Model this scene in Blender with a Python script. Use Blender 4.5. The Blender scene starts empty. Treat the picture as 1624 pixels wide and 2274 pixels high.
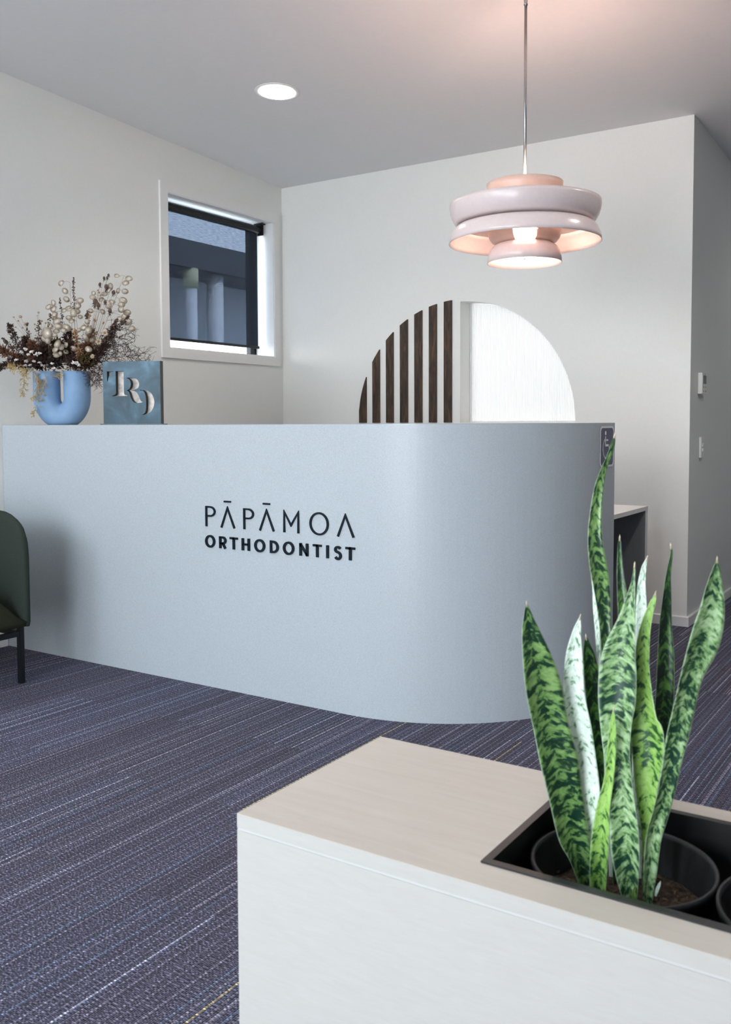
import bpy, bmesh, math, random
from mathutils import Vector, Matrix, noise as mnoise
from mathutils.geometry import tessellate_polygon
random.seed(7)
SC = bpy.context.scene
COL = SC.collection
PI = math.pi

# ------------------------------------------------------------------ camera
EYE = Vector((0.0, 0.0, 1.15))
cam_d = bpy.data.cameras.new('camera')
cam = bpy.data.objects.new('camera', cam_d)
COL.objects.link(cam)
FPX, PPX, PPY, IW, IH = 2063.13, 812.0, 1053.90, 1624.0, 2274.0   # focal length and principal point, in pixels
cam_d.sensor_fit = 'VERTICAL'
cam_d.sensor_height = 36.0
cam_d.lens = FPX / IH * 36.0
cam_d.shift_x = (IW / 2 - PPX) / IH
cam_d.shift_y = (PPY - IH / 2) / IH
cam_d.clip_start = 0.05
cam.matrix_world = Matrix(((0.83663, -0.02702, 0.54709, EYE.x),
                           (0.54775, 0.04854, -0.83523, EYE.y),
                           (-0.00399, 0.99846, 0.05541, EYE.z), (0, 0, 0, 1)))
cam_d.dof.use_dof = True
cam_d.dof.focus_distance = 3.6
cam_d.dof.aperture_fstop = 9.0
SC.camera = cam

# ------------------------------------------------------------------ light, exposure
vs = SC.view_settings
vs.view_transform = 'Standard'
vs.look = 'None'
vs.gamma = 1.0
vs.use_curve_mapping = False
vs.exposure = 0.65

world = bpy.data.worlds.new('sky')
SC.world = world
world.use_nodes = True
nt = world.node_tree
for n in list(nt.nodes):
    nt.nodes.remove(n)
wo = nt.nodes.new('ShaderNodeOutputWorld')
wb = nt.nodes.new('ShaderNodeBackground')
wt = nt.nodes.new('ShaderNodeTexCoord')
wx = nt.nodes.new('ShaderNodeSeparateXYZ')
wr = nt.nodes.new('ShaderNodeValToRGB')
wr.color_ramp.elements[0].position = 0.0
wr.color_ramp.elements[0].color = (0.92, 0.96, 1.0, 1)
wr.color_ramp.elements[1].position = 1.0
wr.color_ramp.elements[1].color = (0.55, 0.72, 0.95, 1)
e = wr.color_ramp.elements.new(0.35)
e.color = (0.80, 0.91, 1.0, 1)
nt.links.new(wt.outputs['Generated'], wx.inputs[0])
nt.links.new(wx.outputs['Z'], wr.inputs[0])
nt.links.new(wr.outputs[0], wb.inputs[0])
wb.inputs[1].default_value = 8.4
nt.links.new(wb.outputs[0], wo.inputs[0])

sun_d = bpy.data.lights.new('sun', 'SUN')
sun_d.energy = 11.0
sun_d.angle = 0.02
sun_d.color = (1.0, 0.95, 0.88)
sun = bpy.data.objects.new('sun', sun_d)
sun.rotation_euler = Vector((-0.80, -0.22, -0.85)).to_track_quat('-Z', 'Y').to_euler()
COL.objects.link(sun)


def area_portal(name, loc, rot, sx, sy):
    d = bpy.data.lights.new(name, 'AREA')
    d.shape = 'RECTANGLE'
    d.size = sx
    d.size_y = sy
    d.cycles.is_portal = True
    o = bpy.data.objects.new(name, d)
    o.location = loc
    o.rotation_euler = rot
    COL.objects.link(o)


# window openings (the sky is sampled through them)
FRONT_Y = -2.0
GLAZING = [(-4.05, -2.35, 1.55, 3.13), (-2.0, -0.25, 0.06, 2.35)]     # high window, glazed door: x0, x1, z0, z1
for gi, (a0, a1, b0, b1) in enumerate(GLAZING):
    area_portal('portal_front', ((a0 + a1) / 2, FRONT_Y - 0.08, (b0 + b1) / 2), (PI / 2, 0, 0), a1 - a0, b1 - b0)
area_portal('portal_side', (-4.395, 4.69, 2.09), (0, -PI / 2, 0), 0.95, 1.03)
area_portal('portal_niche', (-2.37, 5.50, 1.53), (-PI / 2, 0, 0), 0.78, 0.78)


def spot(name, loc, power, color, size=0.09, blend=0.8, angle=130):
    d = bpy.data.lights.new(name, 'SPOT')
    d.energy = power
    d.color = color
    d.shadow_soft_size = size
    d.spot_size = math.radians(angle)
    d.spot_blend = blend
    o = bpy.data.objects.new(name, d)
    o.location = loc
    COL.objects.link(o)
    return o


# ------------------------------------------------------------------ helpers: nodes
def mat(name):
    m = bpy.data.materials.new(name)
    m.use_nodes = True
    t = m.node_tree
    b = t.nodes['Principled BSDF']
    return m, t, b


def N(t, kind, **kw):
    n = t.nodes.new(kind)
    for k, v in kw.items():
        if k.startswith('i_'):
            n.inputs[k[2:].replace('_', ' ')].default_value = v
        else:
            setattr(n, k, v)
    return n


def ramp(t, stops, interp='LINEAR'):
    n = t.nodes.new('ShaderNodeValToRGB')
    cr = n.color_ramp
    cr.interpolation = interp
    while len(cr.elements) < len(stops):
        cr.elements.new(0.5)
    for el, (p, c) in zip(cr.elements, stops):
        el.position = p
        el.color = (c[0], c[1], c[2], 1)
    return n


def plain(name, col, rough=0.5, metal=0.0, spec=0.5, nscale=0, namt=0.0, bump=0.0, emit=None, es=0.0):
    """A plain painted or plastic surface with faint procedural variation."""
    m, t, b = mat(name)
    b.inputs['Roughness'].default_value = rough
    b.inputs['Metallic'].default_value = metal
    b.inputs['Specular IOR Level'].default_value = spec
    if nscale:
        co = N(t, 'ShaderNodeTexCoord')
        nz = N(t, 'ShaderNodeTexNoise', i_Scale=nscale, i_Detail=3.0)
        t.links.new(co.outputs['Object'], nz.inputs['Vector'])
        lo = [max(0, c * (1 - namt)) for c in col]
        hi = [c * (1 + namt) for c in col]
        r = ramp(t, [(0.3, lo), (0.7, hi)])
        t.links.new(nz.outputs[0], r.inputs[0])
        t.links.new(r.outputs[0], b.inputs['Base Color'])
        if bump:
            bp = N(t, 'ShaderNodeBump', i_Strength=bump, i_Distance=0.002)
            t.links.new(nz.outputs[0], bp.inputs['Height'])
            t.links.new(bp.outputs[0], b.inputs['Normal'])
    else:
        b.inputs['Base Color'].default_value = (*col, 1)
    if emit:
        b.inputs['Emission Color'].default_value = (*emit, 1)
        b.inputs['Emission Strength'].default_value = es
    return m


# ------------------------------------------------------------------ helpers: meshes
def link(name, me, m, parent=None, smooth=False):
    o = bpy.data.objects.new(name, me)
    COL.objects.link(o)
    if m is not None and not me.materials:
        me.materials.append(m)
    if smooth:
        me.polygons.foreach_set('use_smooth', [True] * len(me.polygons))
    if parent is not None:
        o.parent = parent
    return o


def from_bm(name, bm, m, parent=None, smooth=False, recalc=True):
    if recalc:
        bmesh.ops.recalc_face_normals(bm, faces=bm.faces)
    me = bpy.data.meshes.new(name)
    bm.to_mesh(me)
    bm.free()
    return link(name, me, m, parent, smooth)


def from_py(name, v, f, m, parent=None, smooth=False):
    me = bpy.data.meshes.new(name)
    me.from_pydata([tuple(p) for p in v], [], f)
    me.update()
    return link(name, me, m, parent, smooth)


def box(bm, x0, x1, y0, y1, z0, z1, bevel=0.0, M=None):
    r = bmesh.ops.create_cube(bm, size=1.0)
    vs_ = r['verts']
    for v in vs_:
        v.co = Vector((x0 + (v.co.x + .5) * (x1 - x0), y0 + (v.co.y + .5) * (y1 - y0), z0 + (v.co.z + .5) * (z1 - z0)))
        if M is not None:
            v.co = M @ v.co
    if bevel:
        es = {e_ for v in vs_ for e_ in v.link_edges}
        bmesh.ops.bevel(bm, geom=list(es), offset=bevel, segments=2, affect='EDGES', profile=0.6)


def box_obj(name, m, x0, x1, y0, y1, z0, z1, parent=None, bevel=0.0, M=None):
    bm = bmesh.new()
    box(bm, x0, x1, y0, y1, z0, z1, bevel, M)
    return from_bm(name, bm, m, parent)


def prism(bm, outer, holes, fn, d0, d1):
    """Extrude the 2D polygon (with holes) between depths d0 and d1; fn(u, v, d) -> 3D point."""
    loops = [outer] + list(holes)
    flat = [p for l in loops for p in l]
    tris = tessellate_polygon([[Vector((p[0], p[1], 0)) for p in l] for l in loops])
    A = [bm.verts.new(fn(p[0], p[1], d0)) for p in flat]
    B = [bm.verts.new(fn(p[0], p[1], d1)) for p in flat]
    for t3 in tris:
        for S in (A, B):
            try:
                bm.faces.new([S[i] for i in t3])
            except ValueError:
                pass
    k = 0
    for l in loops:
        n = len(l)
        for i in range(n):
            a, b = k + i, k + (i + 1) % n
            bm.faces.new((A[a], A[b], B[b], B[a]))
        k += n


def lathe(bm, prof, seg=48, M=None, closed=False):
    """Revolve [(r, z), ...] about Z; r == 0 makes a pole."""
    rings = []
    for r, z in prof:
        if r < 1e-6:
            co = Vector((0, 0, z))
            rings.append([bm.verts.new(M @ co if M else co)])
        else:
            ring = []
            for i in range(seg):
                a = 2 * PI * i / seg
                co = Vector((r * math.cos(a), r * math.sin(a), z))
                ring.append(bm.verts.new(M @ co if M else co))
            rings.append(ring)
    pairs = list(zip(rings, rings[1:]))
    if closed:
        pairs.append((rings[-1], rings[0]))
    for a, b in pairs:
        for i in range(seg):
            j = (i + 1) % seg
            if len(a) == 1 and len(b) == 1:
                continue
            if len(a) == 1:
                bm.faces.new((a[0], b[i], b[j]))
            elif len(b) == 1:
                bm.faces.new((a[i], b[0], a[j]))
            else:
                bm.faces.new((a[i], b[i], b[j], a[j]))


def lathe_obj(name, prof, m, parent=None, seg=48, M=None, closed=False):
    bm = bmesh.new()
    lathe(bm, prof, seg, M, closed)
    return from_bm(name, bm, m, parent, smooth=True)


def tube(bm, pts, rad, seg=5, cap=True):
    """A tube through pts; rad is a number or a list."""
    pts = [Vector(p) for p in pts]
    n = len(pts)
    rr = rad if isinstance(rad, (list, tuple)) else [rad] * n
    up = Vector((0, 0, 1))
    rings = []
    prev = None
    for i, p in enumerate(pts):
        d = (pts[min(i + 1, n - 1)] - pts[max(i - 1, 0)])
        if d.length < 1e-9:
            d = Vector((0, 0, 1))
        d.normalize()
        a = prev if prev is not None else (up if abs(d.z) < 0.9 else Vector((1, 0, 0)))
        s = d.cross(a)
        if s.length < 1e-6:
            s = d.cross(Vector((1, 0, 0.3)))
        s.normalize()
        u = s.cross(d).normalized()
        prev = u
        rings.append([bm.verts.new(p + (s * math.cos(2 * PI * k / seg) + u * math.sin(2 * PI * k / seg)) * rr[i]) for k in range(seg)])
    for a, b in zip(rings, rings[1:]):
        for k in range(seg):
            j = (k + 1) % seg
            bm.faces.new((a[k], a[j], b[j], b[k]))
    if cap:
        bm.faces.new(list(reversed(rings[0])))
        bm.faces.new(rings[-1])


def tag(o, label=None, cat=None, group=None, kind=None):
    if label:
        o['label'] = label
    if cat:
        o['category'] = cat
    if group:
        o['group'] = group
    if kind:
        o['kind'] = kind
    return o


def thing(name, label, cat, loc=(0, 0, 0), group=None, rz=0.0):
    o = bpy.data.objects.new(name, None)
    o.empty_display_size = 0.05
    COL.objects.link(o)
    o.location = loc
    o.rotation_euler = (0, 0, rz)
    return tag(o, label, cat, group)


def struct(o):
    o['kind'] = 'structure'
    return o


# ------------------------------------------------------------------ materials
M_WALL = plain('wall_paint', (0.85, 0.848, 0.815), rough=0.45, spec=0.35, nscale=60, namt=0.01, bump=0.03)
M_CEIL = plain('ceiling_paint', (0.84, 0.835, 0.845), rough=0.7, spec=0.2, nscale=40, namt=0.01)
M_TRIM = plain('trim_paint', (0.87, 0.855, 0.83), rough=0.4, spec=0.4, nscale=30, namt=0.008)
M_REVEAL = plain('reveal_paint', (0.86, 0.86, 0.86), rough=0.5, spec=0.3, nscale=30, namt=0.008)
M_BLACKMET = plain('black_metal', (0.008, 0.009, 0.011), rough=0.4, spec=0.3, nscale=80, namt=0.1)
M_CHROME = plain('brushed_steel', (0.42, 0.42, 0.44), rough=0.28, metal=1.0, nscale=90, namt=0.05)
M_BLKPLAST = plain('black_plastic', (0.012, 0.012, 0.013), rough=0.42, spec=0.4, nscale=120, namt=0.2)
M_WHITEPL = plain('white_plastic', (0.90, 0.885, 0.86), rough=0.4, nscale=60, namt=0.01)
M_GROUND = plain('outdoor_paving', (0.66, 0.65, 0.62), rough=0.9, nscale=3, namt=0.15)


def desk_mat():
    m, t, b = mat('desk_laminate')
    co = N(t, 'ShaderNodeTexCoord')
    nz = N(t, 'ShaderNodeTexNoise', i_Scale=420.0, i_Detail=2.0, i_Roughness=0.7)
    t.links.new(co.outputs['Object'], nz.inputs['Vector'])
    r = ramp(t, [(0.30, (0.405, 0.445, 0.475)), (0.5, (0.495, 0.54, 0.575)), (0.72, (0.57, 0.615, 0.65))])
    t.links.new(nz.outputs[0], r.inputs[0])
    t.links.new(r.outputs[0], b.inputs['Base Color'])
    b.inputs['Roughness'].default_value = 0.33
    b.inputs['Specular IOR Level'].default_value = 0.35
    bp = N(t, 'ShaderNodeBump', i_Strength=0.06, i_Distance=0.001)
    t.links.new(nz.outputs[0], bp.inputs['Height'])
    t.links.new(bp.outputs[0], b.inputs['Normal'])
    return m


def wood_mat(name, stops, scale=(3.0, 40.0, 40.0), rough=0.45, axis_noise=2.0, bump=0.1):
    m, t, b = mat(name)
    co = N(t, 'ShaderNodeTexCoord')
    mp = N(t, 'ShaderNodeMapping')
    mp.inputs['Scale'].default_value = scale
    t.links.new(co.outputs['Object'], mp.inputs['Vector'])
    nz = N(t, 'ShaderNodeTexNoise', i_Scale=1.0, i_Detail=6.0, i_Roughness=0.62, i_Distortion=axis_noise * 0.3)
    t.links.new(mp.outputs[0], nz.inputs['Vector'])
    r = ramp(t, stops)
    t.links.new(nz.outputs[0], r.inputs[0])
    t.links.new(r.outputs[0], b.inputs['Base Color'])
    b.inputs['Roughness'].default_value = rough
    b.inputs['Specular IOR Level'].default_value = 0.35
    if bump:
        bp = N(t, 'ShaderNodeBump', i_Strength=bump, i_Distance=0.001)
        t.links.new(nz.outputs[0], bp.inputs['Height'])
        t.links.new(bp.outputs[0], b.inputs['Normal'])
    return m


M_DESK = desk_mat()
M_DESKTOP = plain('desk_top_laminate', (0.42, 0.44, 0.455), rough=0.16, spec=0.55, nscale=300, namt=0.08)
M_WORKTOP = plain('worktop_laminate', (0.80, 0.78, 0.76), rough=0.4, nscale=200, namt=0.03)
M_PANEL = plain('dark_grey_panel', (0.27, 0.28, 0.29), rough=0.5, nscale=200, namt=0.06)
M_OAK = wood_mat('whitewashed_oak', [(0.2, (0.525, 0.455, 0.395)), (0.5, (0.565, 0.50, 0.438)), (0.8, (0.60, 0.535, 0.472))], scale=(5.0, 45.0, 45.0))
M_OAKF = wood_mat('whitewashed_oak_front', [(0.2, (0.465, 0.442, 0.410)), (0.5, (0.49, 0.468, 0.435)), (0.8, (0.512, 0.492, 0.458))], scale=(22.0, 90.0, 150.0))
M_DARKWOOD = wood_mat('dark_stained_wood', [(0.30, (0.014, 0.012, 0.012)), (0.5, (0.052, 0.031, 0.020)), (0.72, (0.135, 0.075, 0.038))], scale=(60.0, 60.0, 7.0), rough=0.5)
M_LETTER = plain('dark_navy_acrylic', (0.006, 0.012, 0.019), rough=0.5, spec=0.2, nscale=80, namt=0.1)


def carpet_mat():
    m, t, b = mat('striped_loop_carpet')
    geo = N(t, 'ShaderNodeNewGeometry')
    sp = N(t, 'ShaderNodeSeparateXYZ')
    t.links.new(geo.outputs['Position'], sp.inputs[0])
    oi = N(t, 'ShaderNodeObjectInfo')

    def mth(op, a, bb=None, v=None):
        n = N(t, 'ShaderNodeMath', operation=op)
        for i, q in enumerate((a, bb)):
            if q is None:
                continue
            if isinstance(q, (int, float)):
                n.inputs[i].default_value = q
            else:
                t.links.new(q, n.inputs[i])
        return n.outputs[0]
    pitch = 0.0050
    rowf = mth('DIVIDE', sp.outputs['X'], pitch)
    row = mth('FLOOR', rowf)
    fr = mth('FRACT', rowf)
    # per row, per tile colour
    wn = N(t, 'ShaderNodeTexWhiteNoise', noise_dimensions='2D')
    cb = N(t, 'ShaderNodeCombineXYZ')
    t.links.new(row, cb.inputs[0])
    rnd = mth('MULTIPLY', oi.outputs['Random'], 917.0)
    t.links.new(rnd, cb.inputs[1])
    t.links.new(cb.outputs[0], wn.inputs['Vector'])
    rr = ramp(t, [(0.0, (0.056, 0.049, 0.074)), (0.30, (0.066, 0.059, 0.090)), (0.62, (0.076, 0.069, 0.104)), (0.86, (0.082, 0.090, 0.140)), (0.955, (0.22, 0.21, 0.27))], 'CONSTANT')
    t.links.new(wn.outputs['Value'], rr.inputs[0])
    r2 = ramp(t, [(0.0, (0.085, 0.078, 0.112)), (0.25, (0.125, 0.118, 0.160)), (0.60, (0.165, 0.156, 0.205)), (0.80, (0.115, 0.150, 0.215)), (0.90, (0.36, 0.35, 0.42)), (0.975, (0.36, 0.30, 0.17))], 'CONSTANT')
    t.links.new(wn.outputs['Value'], r2.inputs[0])
    m4 = mth('LESS_THAN', mth('FLOORED_MODULO', row, 4.0), 0.5)
    mxr = N(t, 'ShaderNodeMix', data_type='RGBA')
    t.links.new(m4, mxr.inputs['Factor'])
    t.links.new(rr.outputs[0], mxr.inputs['A'])
    t.links.new(r2.outputs[0], mxr.inputs['B'])
    # loops along the row
    lv = N(t, 'ShaderNodeCombineXYZ')
    t.links.new(row, lv.inputs[0])
    ly = mth('MULTIPLY', sp.outputs['Y'], 190.0)
    t.links.new(ly, lv.inputs[1])
    ln = N(t, 'ShaderNodeTexNoise', i_Scale=1.0, i_Detail=1.0)
    t.links.new(lv.outputs[0], ln.inputs['Vector'])
    lr = ramp(t, [(0.32, (0.15, 0.145, 0.15)), (0.5, (0.82, 0.83, 0.82)), (0.68, (3.6, 3.65, 3.6))])
    t.links.new(ln.outputs[0], lr.inputs[0])
    mx = N(t, 'ShaderNodeMix', data_type='RGBA', blend_type='MULTIPLY')
    mx.inputs['Factor'].default_value = 1.0
    t.links.new(mxr.outputs['Result'], mx.inputs['A'])
    t.links.new(lr.outputs[0], mx.inputs['B'])
    # tile tint
    tt = ramp(t, [(0.0, (0.92, 0.88, 0.92)), (0.5, (1.0, 1.0, 1.03)), (1.0, (1.03, 1.08, 1.16))])
    t.links.new(oi.outputs['Random'], tt.inputs[0])
    mx2 = N(t, 'ShaderNodeMix', data_type='RGBA', blend_type='MULTIPLY')
    mx2.inputs['Factor'].default_value = 1.0
    t.links.new(mx.outputs['Result'], mx2.inputs['A'])
    t.links.new(tt.outputs[0], mx2.inputs['B'])
    t.links.new(mx2.outputs['Result'], b.inputs['Base Color'])
    b.inputs['Roughness'].default_value = 0.9
    b.inputs['Specular IOR Level'].default_value = 0.15
    b.inputs['Sheen Weight'].default_value = 0.06
    # rounded rows + loops as relief
    s = mth('SINE', mth('MULTIPLY', fr, PI))
    h = mth('ADD', s, mth('MULTIPLY', ln.outputs[0], 1.2))
    bp = N(t, 'ShaderNodeBump', i_Strength=0.8, i_Distance=0.0022)
    t.links.new(h, bp.inputs['Height'])
    t.links.new(bp.outputs[0], b.inputs['Normal'])
    return m


M_CARPET = carpet_mat()

# ------------------------------------------------------------------ setting
XL, YB, XR = -4.188, 5.312, -1.324          # left wall, back wall, start of the passage wall
XE, YE = 4.0, 9.0                           # east wall, end of the passage
CZ, CS = 2.824, 0.0505                      # ceiling height at the back wall and its rake


def ceil_z(y):
    return CZ + CS * (YB - y)


# floor slab and carpet planks
fl = struct(box_obj('floor', M_CARPET, XL - 0.2, XE + 0.1, FRONT_Y - 0.1, YE + 0.1, -0.12, -0.004))
tile_me = {}
tiles = []
tw, tl = 0.25, 1.0
ix = 0
x = -4.188
TX = 1.2                                   # planks are laid singly as far as they can be seen
while x < TX - 0.01:
    off = (0.0, 0.5)[ix % 2] + 0.065
    y = -0.5 + off
    while y < YE:
        w = min(tw, TX - x)
        y0, y1 = y, min(y + tl, YE)
        yc = (y0 + y1) / 2
        inroom = (yc < 5.6 and (x > -4.3 if yc < 3.6 else x > -2.3)) if x < XR - 0.05 else True
        if inroom and not (x > 0.3 and yc < 2.2):
            if x < XR and y1 > YB:
                y1 = YB
            key = (round(w, 4), round(y1 - y0, 4))
            if key not in tile_me:
                bm = bmesh.new()
                box(bm, 0.0003, w - 0.0003, 0.0003, y1 - y0 - 0.0003, -0.005, 0.0)
                bmesh.ops.recalc_face_normals(bm, faces=bm.faces)
                me = bpy.data.meshes.new('carpet_tile')
                bm.to_mesh(me)
                bm.free()
                me.materials.append(M_CARPET)
                tile_me[key] = me
            o = bpy.data.objects.new('carpet_tile', tile_me[key])
            COL.objects.link(o)
            o.location = (x, y0, 0)
            o.parent = fl
        y += tl
    x += tw
    ix += 1

# ceiling
bm = bmesh.new()
prism(bm, [(FRONT_Y - 0.2, ceil_z(FRONT_Y - 0.2)), (YE + 0.2, ceil_z(YE + 0.2)), (YE + 0.2, ceil_z(YE + 0.2) + 0.15), (FRONT_Y - 0.2, ceil_z(FRONT_Y - 0.2) + 0.15)], [],
      lambda u, v, d: Vector((d, u, v)), XL - 0.22, XE + 0.2)
struct(from_bm('ceiling', bm, M_CEIL))

# left wall with the window opening
WY0, WY1, WZ0, WZ1 = 4.174, 5.207, 1.6185, 2.568
bm = bmesh.new()
y0, y1 = FRONT_Y - 0.15, YB + 0.18
prism(bm, [(y0, -0.05), (y1, -0.05), (y1, ceil_z(y1)), (y0, ceil_z(y0))],
      [[(WY0, WZ0), (WY1, WZ0), (WY1, WZ1), (WY0, WZ1)]], lambda u, v, d: Vector((d, u, v)), XL - 0.20, XL)
struct(from_bm('wall_left', bm, M_WALL))

# back wall with the quarter-round opening
NX, NZ, NR = -2.7545, 1.150, 0.768
arc = [(NX + NR * math.sin(PI / 2 * i / 40), NZ + NR * math.cos(PI / 2 * i / 40)) for i in range(41)]
bm = bmesh.new()
prism(bm, [(XL, -0.05), (XR - 0.0006, -0.05), (XR - 0.0006, CZ + 0.001), (XL, CZ + 0.001)], [[(NX, NZ)] + arc], lambda u, v, d: Vector((u, d, v)), YB, YB + 0.18)
struct(from_bm('wall_back', bm, M_WALL))

# passage wall, east wall, end wall, front wall
bm = bmesh.new()
prism(bm, [(YB + 0.0006, -0.05), (YE, -0.05), (YE, ceil_z(YE)), (YB + 0.0006, ceil_z(YB))], [], lambda u, v, d: Vector((d, u, v)), XR - 0.1, XR)
struct(from_bm('wall_right', bm, M_WALL))
bm = bmesh.new()
prism(bm, [(FRONT_Y - 0.15, -0.05), (YE + 0.1, -0.05), (YE + 0.1, ceil_z(YE + 0.1)), (FRONT_Y - 0.15, ceil_z(FRONT_Y - 0.15))], [], lambda u, v, d: Vector((d, u, v)), XE, XE + 0.12)
struct(from_bm('wall_east', bm, M_WALL))
struct(box_obj('wall_end', M_WALL, XR - 0.1, XE, YE, YE + 0.12, -0.05, ceil_z(YE)))
bm = bmesh.new()
prism(bm, [(XL, -0.05), (XE, -0.05), (XE, ceil_z(FRONT_Y)), (XL, ceil_z(FRONT_Y))],
      [[(a0, b0), (a1, b0), (a1, b1), (a0, b1)] for a0, a1, b0, b1 in GLAZING], lambda u, v, d: Vector((u, d, v)), FRONT_Y - 0.15, FRONT_Y)
struct(from_bm('wall_front', bm, M_WALL))
for gi, (a0, a1, b0, b1) in enumerate(GLAZING):
    wf = struct(box_obj('window_2' if gi == 0 else 'door_1', M_BLACKMET, a0, a1, FRONT_Y - 0.12, FRONT_Y - 0.07, b0, b0 + 0.045))
    box_obj('head_rail', M_BLACKMET, a0, a1, FRONT_Y - 0.12, FRONT_Y - 0.07, b1 - 0.045, b1, wf)
    for xx in (a0, a1 - 0.045):
        box_obj('stile', M_BLACKMET, xx, xx + 0.045, FRONT_Y - 0.12, FRONT_Y - 0.07, b0 + 0.0455, b1 - 0.0455, wf)

# skirting boards
def skirting(name, fn, a, b_):
    bm = bmesh.new()
    prism(bm, [(0.0005, 0), (0.013, 0), (0.013, 0.052), (0.009, 0.057), (0.0005, 0.057)], [], fn, a, b_)
    return struct(from_bm(name, bm, M_TRIM))


skirting('baseboard_back', lambda u, v, d: Vector((d, YB - u, v)), -3.0, XR + 0.013)
skirting('baseboard_right', lambda u, v, d: Vector((XR + u, d, v)), YB - 0.0005, YE)
skirting('baseboard_left', lambda u, v, d: Vector((XL + u, d, v)), FRONT_Y + 0.02, 2.975)

# ------------------------------------------------------------------ side window
def glass_mat():
    m, t, b = mat('clear_glass')
    out = t.nodes['Material Output']
    tr = N(t, 'ShaderNodeBsdfTransparent')
    tr.inputs[0].default_value = (0.95, 0.97, 0.96, 1)
    gl = N(t, 'ShaderNodeBsdfGlossy')
    gl.inputs['Roughness'].default_value = 0.02
    fr = N(t, 'ShaderNodeFresnel', i_IOR=1.45)
    mx = N(t, 'ShaderNodeMixShader')
    t.links.new(fr.outputs[0], mx.inputs[0])
    t.links.new(tr.outputs[0], mx.inputs[1])
    t.links.new(gl.outputs[0], mx.inputs[2])
    t.links.new(mx.outputs[0], out.inputs[0])
    return m


def fabric_screen_mat():
    m, t, b = mat('dark_sunscreen_fabric')
    out = t.nodes['Material Output']
    co = N(t, 'ShaderNodeTexCoord')
    mp = N(t, 'ShaderNodeMapping')
    mp.inputs['Scale'].default_value = (1, 330, 330)
    t.links.new(co.outputs['Object'], mp.inputs['Vector'])
    nz = N(t, 'ShaderNodeTexNoise', i_Scale=1.0, i_Detail=1.0)
    t.links.new(mp.outputs[0], nz.inputs['Vector'])
    mp2 = N(t, 'ShaderNodeMapping')
    mp2.inputs['Scale'].default_value = (1, 25, 420)
    t.links.new(co.outputs['Object'], mp2.inputs['Vector'])
    nz2 = N(t, 'ShaderNodeTexNoise', i_Scale=1.0, i_Detail=1.0)
    t.links.new(mp2.outputs[0], nz2.inputs['Vector'])
    ad = N(t, 'ShaderNodeMath', operation='ADD')
    t.links.new(nz.outputs[0], ad.inputs[0])
    t.links.new(nz2.outputs[0], ad.inputs[1])
    r = ramp(t, [(0.36, (0.014, 0.017, 0.023)), (0.64, (0.037, 0.044, 0.058))])
    hf = N(t, 'ShaderNodeMath', operation='MULTIPLY')
    hf.inputs[1].default_value = 0.5
    t.links.new(ad.outputs[0], hf.inputs[0])
    t.links.new(hf.outputs[0], r.inputs[0])
    tr = N(t, 'ShaderNodeBsdfTransparent')
    t.links.new(r.outputs[0], tr.inputs[0])
    df = N(t, 'ShaderNodeBsdfDiffuse')
    df.inputs[0].default_value = (0.040, 0.047, 0.060, 1)
    ash = N(t, 'ShaderNodeAddShader')
    t.links.new(tr.outputs[0], ash.inputs[0])
    t.links.new(df.outputs[0], ash.inputs[1])
    t.links.new(ash.outputs[0], out.inputs[0])
    return m


M_GLASS = glass_mat()
M_SCREEN = fabric_screen_mat()
bm = bmesh.new()
cy0, cy1, cz0, cz1 = 4.110, 5.266, 1.5575, 2.629
prism(bm, [(cy0, cz0), (cy1, cz0), (cy1, cz1), (cy0, cz1)], [[(WY0, WZ0), (WY1, WZ0), (WY1, WZ1), (WY0, WZ1)]],
      lambda u, v, d: Vector((d, u, v)), XL + 0.0003, XL + 0.014)
win = struct(from_bm('window_1', bm, M_TRIM))
for nm, a in (('jamb_lining', (WY1 - 0.006, WY1, WZ0, WZ1)), ('jamb_lining', (WY0, WY0 + 0.006, WZ0, WZ1)), ('head_lining', (WY0 + 0.006, WY1 - 0.006, WZ1 - 0.006, WZ1)), ('sill', (WY0 + 0.006, WY1 - 0.006, WZ0, WZ0 + 0.006))):
    box_obj(nm, M_REVEAL, XL - 0.150, XL + 0.009, a[0], a[1], a[2], a[3], win)
fx0, fx1 = -4.386, -4.345
for nm, a in (('window_frame', (5.142, WY1 - 0.0005, WZ0, WZ1)), ('window_frame', (WY0 + 0.0005, WY0 + 0.05, WZ0, WZ1)), ('window_frame', (WY0 + 0.05, 5.142, WZ1 - 0.05, WZ1)), ('window_frame', (WY0 + 0.05, 5.142, WZ0 + 0.001, WZ0 + 0.014))):
    bm = bmesh.new()
    box(bm, fx0, fx1, a[0], a[1], a[2], a[3], 0.003)
    from_bm(nm, bm, M_BLACKMET, win)
from_py('glass_pane', [(-4.366, WY0 + 0.045, WZ0 + 0.012), (-4.366, 5.147, WZ0 + 0.012), (-4.366, 5.147, WZ1 - 0.045), (-4.366, WY0 + 0.045, WZ1 - 0.045)], [(0, 1, 2, 3)], M_GLASS, win)

bl = thing('roller_blind', 'dark grey see-through roller blind pulled almost down in the square side window', 'blind', (-4.27, 4.69, 2.51))


def loc(bm_, t_):
    bmesh.ops.translate(bm_, verts=bm_.verts, vec=-Vector(t_))


def part(name, bm_, m, root, smooth=False):
    loc(bm_, root.location)
    return from_bm(name, bm_, m, root, smooth)


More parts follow.
